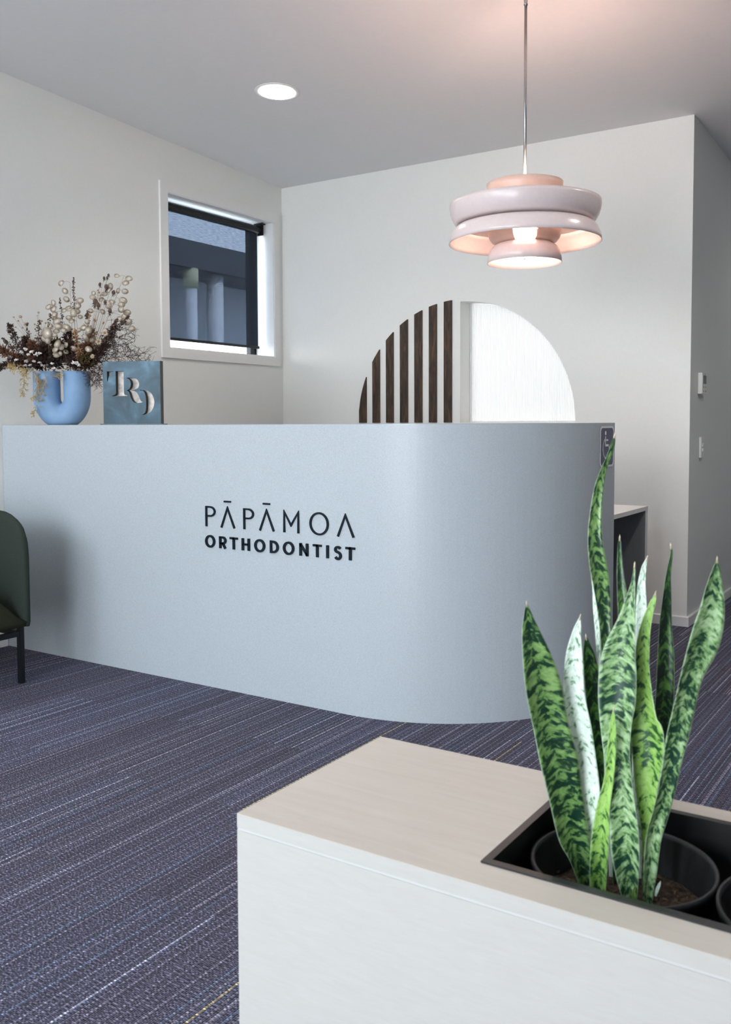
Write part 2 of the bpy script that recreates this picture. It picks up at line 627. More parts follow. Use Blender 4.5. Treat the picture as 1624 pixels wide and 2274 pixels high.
bm = bmesh.new()
tube(bm, [(-4.27, 4.195, 2.514), (-4.27, 5.158, 2.514)], 0.0255, 20)
part('roller_tube', bm, M_BLACKMET, bl)
bm = bmesh.new()
bm.faces.new([bm.verts.new(c) for c in ((-4.29, 4.20, 1.695), (-4.29, 5.158, 1.695), (-4.29, 5.158, 2.512), (-4.29, 4.20, 2.512))])
part('screen_fabric', bm, M_SCREEN, bl)
bm = bmesh.new()
box(bm, -4.298, -4.282, 4.195, 5.165, 1.681, 1.699, 0.003)
part('bottom_rail', bm, M_BLACKMET, bl)
bm = bmesh.new()
box(bm, -4.30, -4.235, 5.160, 5.166, 2.475, 2.556, 0.004)
box(bm, -4.30, -4.225, 5.135, 5.172, 2.548, 2.556)
for dz in (0.0, 0.025):
    tube(bm, [(-4.25, 5.150, 2.535 - dz), (-4.25, 5.17, 2.535 - dz)], 0.008, 8)
part('bracket', bm, M_BLACKMET, bl)

# outdoors: paving, neighbouring house
gr = box_obj('paving', M_GROUND, -30, 20, -25, 30, -0.4, -0.2)
struct(gr)
M_NWALL = plain('neighbour_wall_paint', (0.62, 0.64, 0.66), rough=0.8, nscale=2, namt=0.05)
M_NROOF = plain('neighbour_roof_metal', (0.055, 0.058, 0.065), rough=0.6, nscale=4, namt=0.1)
M_PIPE = plain('downpipe_paint', (0.78, 0.79, 0.80), rough=0.5, nscale=6, namt=0.03)
M_PIPETOP = plain('downpipe_collar', (0.62, 0.60, 0.36), rough=0.6, nscale=9, namt=0.1)
nb = thing('neighbouring_house', 'pale house with a deep dark eave outside the side window', 'building', (-7.6, 8.0, -0.2))
bm = bmesh.new()
box(bm, -11.0, -7.62, 2.0, 15.0, -0.2, 2.80)
part('house_wall', bm, M_NWALL, nb)
bm = bmesh.new()
box(bm, -11.0, -7.00, 1.6, 15.4, 2.80, 2.86)
part('soffit', bm, M_NROOF, nb)
bm = bmesh.new()
box(bm, -7.03, -6.98, 1.6, 15.4, 2.80, 3.085)
part('fascia', bm, M_NROOF, nb)
bm = bmesh.new()
prism(bm, [(-7.04, 3.06), (-11.0, 3.5), (-11.0, 2.861), (-7.04, 2.861)], [], lambda u, v, d: Vector((u, d, v)), 1.6, 15.4)
part('roof', bm, M_NROOF, nb)
for (ya, yb, xx) in ((7.30, 7.435, -7.05), (7.76, 7.95, -7.15)):
    bm = bmesh.new()
    tube(bm, [(xx, (ya + yb) / 2, -0.2), (xx, (ya + yb) / 2, 2.60 if xx > -7.1 else 2.80)], (yb - ya) / 2, 14)
    q = part('veranda_post', bm, M_PIPE, nb, True)
    if xx > -7.1:
        bm = bmesh.new()
        tube(bm, [(xx, (ya + yb) / 2, 2.60), (xx, (ya + yb) / 2, 2.80)], (yb - ya) / 2 + 0.015, 14)
        part('post_collar', bm, M_PIPETOP, nb, True)

# ------------------------------------------------------------------ reeded quarter-round pane
def reeded_mat():
    m, t, b = mat('reeded_glass')
    out = t.nodes['Material Output']
    co = N(t, 'ShaderNodeTexCoord')
    sp = N(t, 'ShaderNodeSeparateXYZ')
    t.links.new(co.outputs['Object'], sp.inputs[0])
    tl_ = N(t, 'ShaderNodeBsdfTranslucent')
    tl_.inputs[0].default_value = (0.165, 0.157, 0.146, 1)
    df = N(t, 'ShaderNodeBsdfDiffuse')
    df.inputs[0].default_value = (0.44, 0.43, 0.41, 1)
    gl = N(t, 'ShaderNodeBsdfGlossy')
    gl.inputs['Roughness'].default_value = 0.15
    a = N(t, 'ShaderNodeAddShader')
    t.links.new(tl_.outputs[0], a.inputs[0])
    t.links.new(df.outputs[0], a.inputs[1])
    fr = N(t, 'ShaderNodeFresnel', i_IOR=1.45)
    mx = N(t, 'ShaderNodeMixShader')
    t.links.new(fr.outputs[0], mx.inputs[0])
    t.links.new(a.outputs[0], mx.inputs[1])
    t.links.new(gl.outputs[0], mx.inputs[2])
    t.links.new(mx.outputs[0], out.inputs[0])
    return m


M_REED = reeded_mat()
GY = YB + 0.148
bm = bmesh.new()
nr = 72
per = 6
cols = []
for i in range(nr * per + 1):
    u = i / (nr * per)
    xx = NX + 0.001 + (NR - 0.003) * u
    zz = NZ + 0.001 + math.sqrt(max(0.0, NR ** 2 - (xx - NX) ** 2)) - 0.002
    dy = 0.0022 * abs(math.sin(PI * u * nr))
    cols.append([bm.verts.new((xx, GY - dy, NZ + 0.0005)), bm.verts.new((xx, GY - dy, max(zz, NZ + 0.002)))])
for a, b_ in zip(cols, cols[1:]):
    bm.faces.new((a[0], b_[0], b_[1], a[1]))
w3 = struct(from_bm('window_3', bm, M_REED, recalc=False))
w3['label'] = 'white reeded glass quarter-round pane set in the back wall'
for nm, a in (('frame_bead', (NX + 0.0005, NX + 0.010, NZ, NZ + NR - 0.002)), ('frame_bead', (NX + 0.010, NX + NR - 0.004, NZ, NZ + 0.010))):
    box_obj(nm, M_REVEAL, a[0], a[1], GY - 0.014, GY - 0.004, a[2], a[3], w3)

# ------------------------------------------------------------------ slatted half of the arch
sl = thing('slatted_arch_panel', 'seven dark stained timber slats forming a quarter arch on the back wall', 'wall panel', (-3.17, YB, 1.15))
SLATS = [(-3.523, -3.465), (-3.4145, -3.357), (-3.306, -3.249), (-3.197, -3.138), (-3.0865, -3.029), (-2.977, -2.921), (-2.8675, -2.811)]
for x0, x1 in SLATS:
    def top(xx):
        return NZ + 0.010 + math.sqrt(max(0.0, 0.772 ** 2 - (xx - NX) ** 2))
    o2 = [(x0, 1.1515), (x1, 1.1515)] + [(x1 + (x0 - x1) * i / 6, top(x1 + (x0 - x1) * i / 6)) for i in range(7)]
    bm = bmesh.new()
    prism(bm, o2, [], lambda u, v, d: Vector((u, d, v)), YB - 0.012, YB - 0.0003)
    part('slat', bm, M_DARKWOOD, sl)

# ------------------------------------------------------------------ reception desk
DX0, DY, DH = -4.186, 2.98, 1.1465
ARC = (-2.05, 3.741, 0.761)                # centre and radius of the rounded end
DEND = 3.921


def desk_path(inset=0.0, n=40):
    r = ARC[2] - inset
    p = [(DX0, DY + inset)]
    for i in range(n + 1):
        a = -PI / 2 + PI / 2 * i / n
        p.append((ARC[0] + r * math.cos(a), ARC[1] + r * math.sin(a)))
    p.append((ARC[0] + r, DEND))
    return p


desk = thing('reception_desk', 'pale blue-grey reception desk with curved right end', 'reception desk', (-2.6, 3.4, 0))
bm = bmesh.new()
prism(bm, desk_path(0.0) + list(reversed(desk_path(0.036))), [], lambda u, v, d: Vector((u, v, d)), 0.0005, DH - 0.002)
fp = part('front_panel', bm, M_DESK, desk)
bm = bmesh.new()
prism(bm, desk_path(0.0) + list(reversed(desk_path(0.33))), [], lambda u, v, d: Vector((u, v, d)), DH - 0.002, DH)
part('top_ledge', bm, M_DESKTOP, desk)
bm = bmesh.new()
prism(bm, desk_path(0.037) + list(reversed(desk_path(0.33))), [], lambda u, v, d: Vector((u, v, d)), DH - 0.036, DH - 0.0021)
part('ledge_core', bm, M_DESK, desk)
wx1, wy1 = -1.387, 4.756
bm = bmesh.new()
prism(bm, [(DX0 + 0.002, 3.018), (-2.05, 3.018), (-1.62, 3.19), (-1.387, 3.62), (wx1, wy1), (-2.25, wy1), (-2.25, 3.9), (DX0 + 0.002, 3.9)], [], lambda u, v, d: Vector((u, v, d)), 0.699, 0.72)
part('worktop', bm, M_WORKTOP, desk)
bm = bmesh.new()
box(bm, -2.25, wx1 - 0.002, wy1 - 0.038, wy1 - 0.002, 0.0005, 0.6985)
part('modesty_panel', bm, M_PANEL, desk)
bm = bmesh.new()
box(bm, -2.25, -2.214, 3.9, wy1 - 0.040, 0.0005, 0.6985)
part('support_panel', bm, M_PANEL, desk)
box_obj('edge_strip', M_WORKTOP, wx1 - 0.0018, wx1 - 0.0004, wy1 - 0.038, wy1 - 0.002, 0.0005, 0.6985, desk, M=Matrix.Translation(-desk.location))


# raised lettering on the desk front
def stroke(bm_, pts, w, wv=None, closed=False):
    """Polyline stroke of width w (wv: width of horizontal runs), extruded off the desk face; mitred joints."""
    n = len(pts)
    P = [Vector((p[0], p[1])) for p in pts]
    L_, R_ = [], []
    for i in range(n):
        if closed:
            a, b_, c = P[(i - 1) % n], P[i], P[(i + 1) % n]
        else:
            a, b_, c = P[max(i - 1, 0)], P[i], P[min(i + 1, n - 1)]
        d1 = (b_ - a) if (closed or i > 0) else (c - b_)
        d2 = (c - b_) if (closed or i < n - 1) else (b_ - a)
        d1.normalize()
        d2.normalize()
        n1 = Vector((-d1.y, d1.x))
        n2 = Vector((-d2.y, d2.x))
        mt = (n1 + n2)
        if mt.length < 1e-4:
            mt = n1.copy()
        mt.normalize()
        k = 1.0 / max(0.45, mt.dot(n1))
        ww = w if wv is None else (w * abs(mt.x) + wv * abs(mt.y)) / max(1e-6, abs(mt.x) + abs(mt.y))
        L_.append(b_ + mt * ww / 2 * k)
        R_.append(b_ - mt * ww / 2 * k)
    yb, yf = DY - 0.0004, DY - 0.0064

    def ydesk(u, y):
        return y
    vf = [[bm_.verts.new((q.x, y, q.y)) for q in S] for S in (L_, R_) for y in (yb, yf)]
    lb, lf, rb, rf = vf
    rng = range(n if closed else n - 1)
    for i in rng:
        j = (i + 1) % n
        bm_.faces.new((lf[i], lf[j], rf[j], rf[i]))
        bm_.faces.new((lb[i], rb[i], rb[j], lb[j]))
        bm_.faces.new((lf[i], lb[i], lb[j], lf[j]))
        bm_.faces.new((rf[i], rf[j], rb[j], rb[i]))
    if not closed:
        bm_.faces.new((lf[0], rf[0], rb[0], lb[0]))
        bm_.faces.new((lf[-1], lb[-1], rb[-1], rf[-1]))


def ell(cx, cz, rx, rz, a0=0.0, a1=360.0, n=36):
    full = abs(a1 - a0) >= 359.9
    m_ = n if full else n + 1
    return [(cx + rx * math.cos(math.radians(a0 + (a1 - a0) * i / n)), cz + rz * math.sin(math.radians(a0 + (a1 - a0) * i / n))) for i in range(m_)]


lt = thing('raised_lettering', 'dark raised lettering of two lines on the desk front reading PĀPĀMOA ORTHODONTIST', 'lettering', (-2.39, DY, 0.70))


def letter(strokes, w, wv, lbl):
    bm_ = bmesh.new()
    for s in strokes:
        pts, closed = s if isinstance(s, tuple) else (s, False)
        stroke(bm_, pts, w, wv, closed)
    o = part('letter', bm_, M_LETTER, lt)
    o['label'] = lbl
    return o


zt, zb = 0.7945, 0.7058
W1, V1 = 0.0088, 0.0072


def thin_P(x):
    zc = 0.7715
    bowl = [(x, zt - V1 / 2), (x + 0.022, zt - V1 / 2)] + ell(x + 0.022, zc, 0.0265, zt - V1 / 2 - zc, 90, -90, 18)[1:] + [(x, 2 * zc - zt + V1 / 2)]
    return [[(x, zb), (x, zt)], bowl]


def thin_A(xl, xm, xr):
    return [[(xl + 0.004, zb), (xm, zt - 0.004), (xr - 0.004, zb)]]


letter(thin_P(-2.7755), W1, V1, 'thin letter P, first of the top line')
letter(thin_A(-2.6935, -2.6540, -2.6120) + [[(-2.6730, 0.8180), (-2.6350, 0.8180)]], W1, V1, 'thin letter A with a bar above, second of the top line')
letter(thin_P(-2.5608), W1, V1, 'thin letter P, third of the top line')
letter(thin_A(-2.4800, -2.4400, -2.3985) + [[(-2.4585, 0.8180), (-2.4215, 0.8180)]], W1, V1, 'thin letter A with a bar above, fourth of the top line')
letter([[(-2.3475, zb), (-2.3475, zt - 0.004), (-2.3130, 0.7360), (-2.2755, zt - 0.004), (-2.2755, zb)]], W1, V1, 'thin letter M')
letter([(ell(-2.1717, 0.7505, 0.0425, 0.0425), True)], W1, V1, 'thin letter O')
letter(thin_A(-2.0845, -2.0450, -2.0025), W1, V1, 'thin letter A at the end of the top line')
zt2, zb2 = 0.6672, 0.6158
W2, V2 = 0.0116, 0.0088
zh = (zt2 + zb2) / 2


def bold_O(xl, xr):
    return [(ell((xl + xr) / 2, zh, (xr - xl) / 2 - W2 / 2, 0.0274 - V2 / 2), True)]


def bold_T(xl, xr):
    return [[(xl, zt2 - V2 / 2), (xr, zt2 - V2 / 2)], [((xl + xr) / 2, zb2), ((xl + xr) / 2, zt2)]]


letter(bold_O(-2.7835, -2.7265), W2, V2, 'bold letter O at the start of the lower line')
xr_ = -2.6968
letter([[(xr_, zb2), (xr_, zt2)], [(xr_, zt2 - V2 / 2), (xr_ + 0.014, zt2 - V2 / 2)] + ell(xr_ + 0.014, 0.6500, 0.0150, zt2 - V2 / 2 - 0.6500, 90, -90, 12)[1:] + [(xr_, 2 * 0.6500 - zt2 + V2 / 2)],
        [(xr_ + 0.012, 0.640), (-2.6680, zb2)]], W2, V2, 'bold letter R')
letter(bold_T(-2.6425, -2.5985), W2, V2, 'bold letter T, third of the lower line')
letter([[(-2.5700, zb2), (-2.5700, zt2)], [(-2.5375, zb2), (-2.5375, zt2)], [(-2.5700, zh), (-2.5375, zh)]], W2, V2, 'bold letter H')
letter(bold_O(-2.5070, -2.4490), W2, V2, 'bold letter O, fifth of the lower line')
xd = -2.4178
letter([(([(xd, zb2 + V2 / 2), (xd, zt2 - V2 / 2), (xd + 0.012, zt2 - V2 / 2)] + ell(xd + 0.012, zh, 0.0225, zt2 - V2 / 2 - zh, 90, -90, 16)[1:]), True)], W2, V2, 'bold letter D')
letter(bold_O(-2.3550, -2.2970), W2, V2, 'bold letter O, seventh of the lower line')
letter([[(-2.2645, zb2), (-2.2645, zt2)], [(-2.2320, zb2), (-2.2320, zt2)], [(-2.2660, zt2 - 0.003), (-2.2305, zb2 + 0.003)]], W2, V2, 'bold letter N')
letter(bold_T(-2.2025, -2.1600), W2, V2, 'bold letter T, ninth of the lower line')
letter([[(-2.1310, zb2), (-2.1310, zt2)]], W2, V2, 'bold letter I')
letter([ell(-2.0810, zh + 0.0120, 0.0120, 0.0100, 25, 270, 14) + ell(-2.0810, zh - 0.0120, 0.0125, 0.0130, 90, -155, 14)[1:]], W2, V2, 'bold letter S')
letter(bold_T(-2.0440, -2.0005), W2, V2, 'bold letter T at the end of the lower line')

# access sign on the right flank of the desk
M_SIGNBLUE = plain('sign_slate_print', (0.115, 0.12, 0.185), rough=0.35, nscale=120, namt=0.04)
M_SIGNWHITE = plain('sign_white_print', (0.93, 0.92, 0.93), rough=0.35, nscale=120, namt=0.01)
sg = thing('wheelchair_access_sign', 'slate wheelchair access sign with a white rounded border on the desk end', 'sign', (-1.289, 3.82, 1.05))


def flank(y):
    if y >= ARC[1]:
        return ARC[0] + ARC[2]
    return ARC[0] + math.sqrt(ARC[2] ** 2 - (y - ARC[1]) ** 2)


def rrect(y0_, y1_, z0_, z1_, r, n=6):
    out = []
    for cx, cz, a0 in ((y1_ - r, z0_ + r, -90), (y1_ - r, z1_ - r, 0), (y0_ + r, z1_ - r, 90), (y0_ + r, z0_ + r, 180)):
        for i in range(n + 1):
            a = math.radians(a0 + 90 * i / n)
            out.append((cx + r * math.cos(a), cz + r * math.sin(a)))
    return out


def on_flank(u, v, d):
    return Vector((flank(u) + d, u, v))


bm = bmesh.new()
sy0, sy1, sz0, sz1 = 3.729, 3.903, 0.962, 1.133
prism(bm, rrect(sy0, sy1, sz0, sz1, 0.024), [], on_flank, 0.0004, 0.0016)
part('plate', bm, M_SIGNBLUE, sg)
bm = bmesh.new()
prism(bm, rrect(sy0, sy1, sz0, sz1, 0.024), [rrect(sy0 + 0.008, sy1 - 0.008, sz0 + 0.008, sz1 - 0.008, 0.018)], on_flank, 0.0016, 0.0021)
part('border', bm, M_SIGNWHITE, sg)
bm = bmesh.new()


def fstroke(pts, w):
    P = [Vector(p) for p in pts]
    for a, b_ in zip(P, P[1:]):
        d = (b_ - a).normalized()
        nn = Vector((-d.y, d.x)) * w / 2
        e_ = d * w * 0.35
        prism(bm, [tuple(a - e_ + nn), tuple(a - e_ - nn), tuple(b_ + e_ - nn), tuple(b_ + e_ + nn)], [], on_flank, 0.0016, 0.0021)


hy = 3.797
prism(bm, [(hy + 0.0090 * math.cos(2 * PI * i / 20), 1.1040 + 0.0090 * math.sin(2 * PI * i / 20)) for i in range(20)], [], on_flank, 0.0016, 0.0021)
fstroke([(hy - 0.001, 1.0875), (hy - 0.001, 1.0525)], 0.0085)
fstroke([(hy - 0.001, 1.0745), (hy + 0.030, 1.0745)], 0.0075)
fstroke([(hy - 0.001, 1.0525), (hy + 0.040, 1.0525)], 0.0085)
fstroke([(hy + 0.040, 1.0525), (hy + 0.060, 1.0170), (hy + 0.072, 1.0210)], 0.0085)
fstroke([(hy + 0.012 + 0.042 * math.cos(math.radians(a)), 1.040 + 0.042 * math.sin(math.radians(a))) for a in range(120, 345, 15)], 0.0075)
part('wheelchair_symbol', bm, M_SIGNWHITE, sg)

# ------------------------------------------------------------------ initials board on the ledge
def board_mat():
    m, t, b = mat('patinated_blue_metal')
    co = N(t, 'ShaderNodeTexCoord')
    nz = N(t, 'ShaderNodeTexNoise', i_Scale=9.0, i_Detail=5.0, i_Roughness=0.55, i_Distortion=0.6)
    t.links.new(co.outputs['Object'], nz.inputs['Vector'])
    r = ramp(t, [(0.30, (0.022, 0.045, 0.058)), (0.52, (0.046, 0.092, 0.128)), (0.74, (0.105, 0.190, 0.265))])
    t.links.new(nz.outputs[0], r.inputs[0])
    t.links.new(r.outputs[0], b.inputs['Base Color'])
    b.inputs['Roughness'].default_value = 0.42
    b.inputs['Metallic'].default_value = 0.25
    return m


M_BOARD = board_mat()
M_BOARDEDGE = plain('dark_steel_edge', (0.05, 0.055, 0.055), rough=0.5, nscale=50, namt=0.15)
M_SILVER = plain('tarnished_pewter', (0.56, 0.51, 0.47), rough=0.5, metal=0.15, nscale=38, namt=0.38)
bc = Vector((-3.3327, 3.094, DH))
BX = Vector((0.9258, 0.3779, 0))
BN = Vector((0.3779, -0.9258, 0))
ib = thing('initials_board', 'square blue metal board with cut-out initials standing on the desk ledge', 'desk sign', bc)
BW, BH, BT = 0.288, 0.2925, 0.032


def on_board(u, v, d):
    return BX * (u - BW / 2) + BN * d + Vector((0, 0, v + 0.0045))


def cr(p):
    return ((p[0] - 165) / 1220 * BW, (1440 - p[1]) / 1245 * BH)


T1 = [(252, 388), (398, 388), (398, 394), (368, 400), (335, 425), (308, 462), (285, 515), (266, 588), (254, 588)]
T2 = [(440, 386), (612, 386), (612, 820), (616, 845), (632, 862), (682, 872), (682, 884), (360, 884), (360, 874), (405, 866), (430, 848), (440, 815)]
RR = [(676, 523), (740, 520), (830, 526), (882, 546), (918, 582), (938, 628), (938, 680), (920, 718), (888, 742), (840, 758), (765, 774), (800, 778), (848, 790), (885, 815), (915, 860), (935, 905), (952, 955), (972, 990), (1012, 1005), (972, 1022), (905, 1030), (835, 1022), (795, 992), (768, 950), (748, 900), (735, 845), (720, 806), (704, 786), (676, 774), (676, 768), (712, 757), (738, 733), (756, 695), (763, 645), (754, 595), (738, 562), (715, 542), (676, 532)]
DD = [(950, 766), (1035, 768), (1112, 780), (1170, 815), (1212, 862), (1240, 920), (1254, 985), (1254, 1030), (1240, 1100), (1212, 1158), (1170, 1208), (1110, 1244), (1060, 1258), (995, 1264), (992, 1256), (1030, 1244), (1056, 1218), (1072, 1165), (1080, 1080), (1080, 985), (1074, 900), (1056, 830), (1030, 792), (1000, 778), (950, 774)]
bm = bmesh.new()
prism(bm, [(0, 0), (BW, 0), (BW, BH), (0, BH)], [[cr(p) for p in q] for q in (T1, T2, RR, DD)], on_board, BT - 0.024, BT)
fpl = from_bm('face_plate', bm, M_BOARD, ib)
fpl.data.materials.append(M_BLKPLAST)      # recess shade painted black on the letters' cut edges
for pg in fpl.data.polygons:
    c = pg.center
    u = c.dot(BX) + BW / 2
    v = c.z - 0.0045
    if abs(pg.normal.dot(BN)) < 0.3 and 0.004 < u < BW - 0.004 and 0.004 < v < BH - 0.004:
        pg.material_index = 1
bm = bmesh.new()
prism(bm, [(0.001, 0.001), (BW - 0.001, 0.001), (BW - 0.001, BH - 0.001), (0.001, BH - 0.001)], [], on_board, BT - 0.0255, BT - 0.0242)
q = from_bm('backing_sheet', bm, M_SILVER, ib)
q['label'] = 'mottled pewter sheet behind the cut-out letters'
bm = bmesh.new()
prism(bm, [(0, 0), (BW, 0), (BW, BH), (0, BH)], [], on_board, 0.0, BT - 0.0257)
prism(bm, [(BW, 0), (BW + 0.0012, 0), (BW + 0.0012, BH), (BW, BH)], [], on_board, 0.0, BT - 0.001)
from_bm('back_box', bm, M_BOARDEDGE, ib)
bm = bmesh.new()
prism(bm, [(-0.0135, -0.0040), (BW + 0.0135, -0.0040), (BW + 0.0135, -0.0005), (-0.0135, -0.0005)], [], on_board, -0.015, BT + 0.012)
from_bm('foot_plate', bm, M_BOARD, ib)

# ------------------------------------------------------------------ pendant lamp
def shade_mat():
    m, t, b = mat('blush_spun_metal')
    co = N(t, 'ShaderNodeTexCoord')
    nz = N(t, 'ShaderNodeTexNoise', i_Scale=60.0, i_Detail=2.0)
    t.links.new(co.outputs['Object'], nz.inputs['Vector'])
    r = ramp(t, [(0.3, (0.82, 0.69, 0.675)), (0.7, (0.85, 0.72, 0.70))])
    t.links.new(nz.outputs[0], r.inputs[0])
    t.links.new(r.outputs[0], b.inputs['Base Color'])
    b.inputs['Roughness'].default_value = 0.26
    b.inputs['Specular IOR Level'].default_value = 0.55
    return m


M_SHADE = shade_mat()
M_PEACH = plain('peach_glow', (0.86, 0.60, 0.49), rough=0.35, nscale=60, namt=0.02)  # glow from inside the lamp, painted into the collar and inner bowl
M_DIFF = plain('glowing_opal_diffuser', (0.9, 0.85, 0.8), rough=0.4, nscale=20, namt=0.01, emit=(1.0, 0.80, 0.64), es=10.0)
PX, PY = -1.5665, 3.5905
PZC = ceil_z(PY)
pl = thing('pendant_lamp', 'tiered blush pink pendant lamp of stacked bowls hanging over the desk', 'pendant lamp', (PX, PY, 1.80))
MT = Matrix.Translation((0, 0, -1.80))


def dish(prof, th):
    """Closed thin shell from an open outer profile."""
    inner = []
    n = len(prof)
    for i in range(n):
        a = Vector(prof[max(i - 1, 0)])
        b_ = Vector(prof[min(i + 1, n - 1)])
        d = (b_ - a).normalized()
        nn = Vector((-d.y, d.x))
        p = Vector(prof[i]) + nn * th
        inner.append((max(p.x, 0.001), p.y))
    return prof + list(reversed(inner))


def lamp(name, prof, th, m=M_SHADE):
    return lathe_obj(name, dish(prof, th), m, pl, 72, MT, True)


def arcprof(r0, z0, r1, z1, bulge, n=12):
    """Quarter-ellipse like profile from (r0, z0) to (r1, z1)."""
    out = []
    for i in range(n + 1):
        a = PI / 2 * i / n
        out.append((r0 + (r1 - r0) * math.sin(a) ** bulge, z0 + (z1 - z0) * (1 - math.cos(a)) ** bulge))
    return out


S_ = 1 / 542.4
# profiles run from the outside rim inwards so the shell thickens to the inside
lamp('collar_bowl', [(0.155, 2.1250), (0.1535, 2.105), (0.150, 2.085), (0.142, 2.062), (0.128, 2.040), (0.105, 2.022)], -0.0025, M_PEACH)
lamp('upper_bowl', [(0.307, 2.0435), (0.3075, 2.030), (0.3050, 2.010), (0.2985, 1.990), (0.2880, 1.972), (0.2710, 1.956)], -0.003)
lamp('lower_dome', [(0.2700, 1.957), (0.2840, 1.948), (0.2950, 1.935), (0.3030, 1.917), (0.3080, 1.900), (0.3100, 1.8850)], -0.003)
lamp('shelf_ring', [(0.2700, 1.9575), (0.140, 1.985), (0.100, 2.000)], -0.002)
# inner bowl with three openings that show the diffuser
bm = bmesh.new()
pr = [(0.150, 1.935), (0.1485, 1.918), (0.142, 1.902), (0.130, 1.888), (0.112, 1.880)]
seg = 72
vin, vout = [], []
for (r_, z_) in pr:
    vout.append([bm.verts.new((r_ * math.cos(2 * PI * i / seg), r_ * math.sin(2 * PI * i / seg), z_ - 1.80)) for i in range(seg)])
    vin.append([bm.verts.new(((r_ - 0.003) * math.cos(2 * PI * i / seg), (r_ - 0.003) * math.sin(2 * PI * i / seg), z_ - 1.80 + 0.002)) for i in range(seg)])
face_dir = math.degrees(math.atan2(-PY, -PX)) % 360
for i in range(seg):
    am = (360 * (i + .5) / seg - face_dir) % 120
    hole = min(am, 120 - am) < 21.0
    if hole:
        continue
    j = (i + 1) % seg
    for k in range(len(pr) - 1):
        bm.faces.new((vout[k][i], vout[k][j], vout[k + 1][j], vout[k + 1][i]))
        bm.faces.new((vin[k][i], vin[k + 1][i], vin[k + 1][j], vin[k][j]))
    bm.faces.new((vout[0][i], vin[0][i], vin[0][j], vout[0][j]))
    bm.faces.new((vout[-1][i], vout[-1][j], vin[-1][j], vin[-1][i]))
bmesh.ops.delete(bm, geom=[v for v in bm.verts if not v.link_faces], context='VERTS')
from_bm('inner_bowl', bm, M_PEACH, pl, smooth=True)
lamp('bottom_dome', [(0.1030, 1.8850), (0.118, 1.879), (0.132, 1.868), (0.1425, 1.853), (0.149, 1.832), (0.1525, 1.8035)], -0.0025)
lathe_obj('diffuser', [(0, 1.822), (0.046, 1.822), (0.0495, 1.826), (0.0495, 1.935), (0.046, 1.938), (0, 1.938)], M_DIFF, pl, 40, MT)
lathe_obj('end_screw', [(0, 1.8185), (0.005, 1.8185), (0.006, 1.8218), (0, 1.8219)], M_CHROME, pl, 14, MT)
lathe_obj('upper_diffuser', [(0, 1.9420), (0.0495, 1.9420), (0.0495, 2.055), (0, 2.055)], M_DIFF, pl, 40, MT)
for a in (90, 210, 330):
    bm = bmesh.new()
    c, s = math.cos(math.radians(a)), math.sin(math.radians(a))
    tube(bm, [(0.052 * c, 0.052 * s, 2.052 - 1.8), (0.115 * c, 0.115 * s, 2.028 - 1.8)], 0.003, 6)
    from_bm('spider_arm', bm, M_CHROME, pl)
lathe_obj('rod', [(0, 2.056), (0.0062, 2.056), (0.0062, 2.8365), (0, 2.8365)], M_CHROME, pl, 20, MT)
lathe_obj('coupling', [(0, 2.8365), (0.0085, 2.8365), (0.0085, 2.843), (0.0070, 2.845), (0.0078, 2.853), (0.0085, 2.862), (0.0085, PZC - 0.020), (0, PZC - 0.020)], M_CHROME, pl, 20, MT)
lathe_obj('ceiling_rose', [(0, PZC - 0.020), (0.05, PZC - 0.020), (0.06, PZC - 0.006), (0.06, PZC - 0.0032), (0, PZC - 0.0032)], M_SHADE, pl, 40, MT)
for nm, z, pw in (('pendant_bulb', 1.875, 0.7), ('pendant_bulb_up', 2.09, 9.0)):
    d = bpy.data.lights.new(nm, 'POINT')
    d.energy = pw
    d.color = (1.0, 0.70, 0.57)
    d.shadow_soft_size = 0.03
    o = bpy.data.objects.new(nm, d)
    COL.objects.link(o)
    o.location = (0.062 * math.cos(math.radians(face_dir + 60)), 0.062 * math.sin(math.radians(face_dir + 60)), z - 1.80)
    o.parent = pl

# ------------------------------------------------------------------ recessed ceiling light
M_LENS = plain('lit_lens', (0.9, 0.9, 0.9), rough=0.4, nscale=20, namt=0.01, emit=(1.0, 0.985, 0.96), es=14.0)


def downlight(x_, y_, label, power):
    z_ = ceil_z(y_)
    dl = thing('ceiling_light', label, 'ceiling light', (x_, y_, z_))
    tilt = Matrix.Rotation(-math.atan(CS), 4, 'X')
    lathe_obj('trim_ring', [(0.098, -0.0035), (0.112, -0.0045), (0.1185, -0.0012), (0.1185, -0.0004), (0.098, -0.0004)], M_TRIM, dl, 56, tilt, True)
    lathe_obj('lens', [(0, -0.0052), (0.06, -0.0046), (0.098, -0.0030), (0.098, -0.0006), (0, -0.0006)], M_LENS, dl, 56, tilt)
    s = spot('downlight_lamp', (0, 0, -0.012), power, (1.0, 0.95, 0.88), 0.09, 0.9, 140)
    s.parent = dl
    return dl


downlight(-3.120, 3.928, 'round glowing white recessed ceiling light', 26.0)
downlight(-0.35, 4.0, 'round recessed ceiling light at the passage mouth, outside the frame', 48.0)
downlight(-0.40, 6.6, 'round recessed ceiling light deep in the passage, outside the frame', 8.0)
downlight(-3.120, 1.5, 'added ceiling fill light over the waiting area, outside the frame', 26.0)  # unseen lamp added to lift the room's overall brightness
downlight(-1.20, 1.5, 'added ceiling fill light above the floor before the desk, outside the frame', 26.0)  # unseen too, added to even out the brightness
downlight(-0.30, 0.2, 'added ceiling fill light nearest the front glazing, outside the frame', 26.0)  # unseen lamp added to brighten the planter top

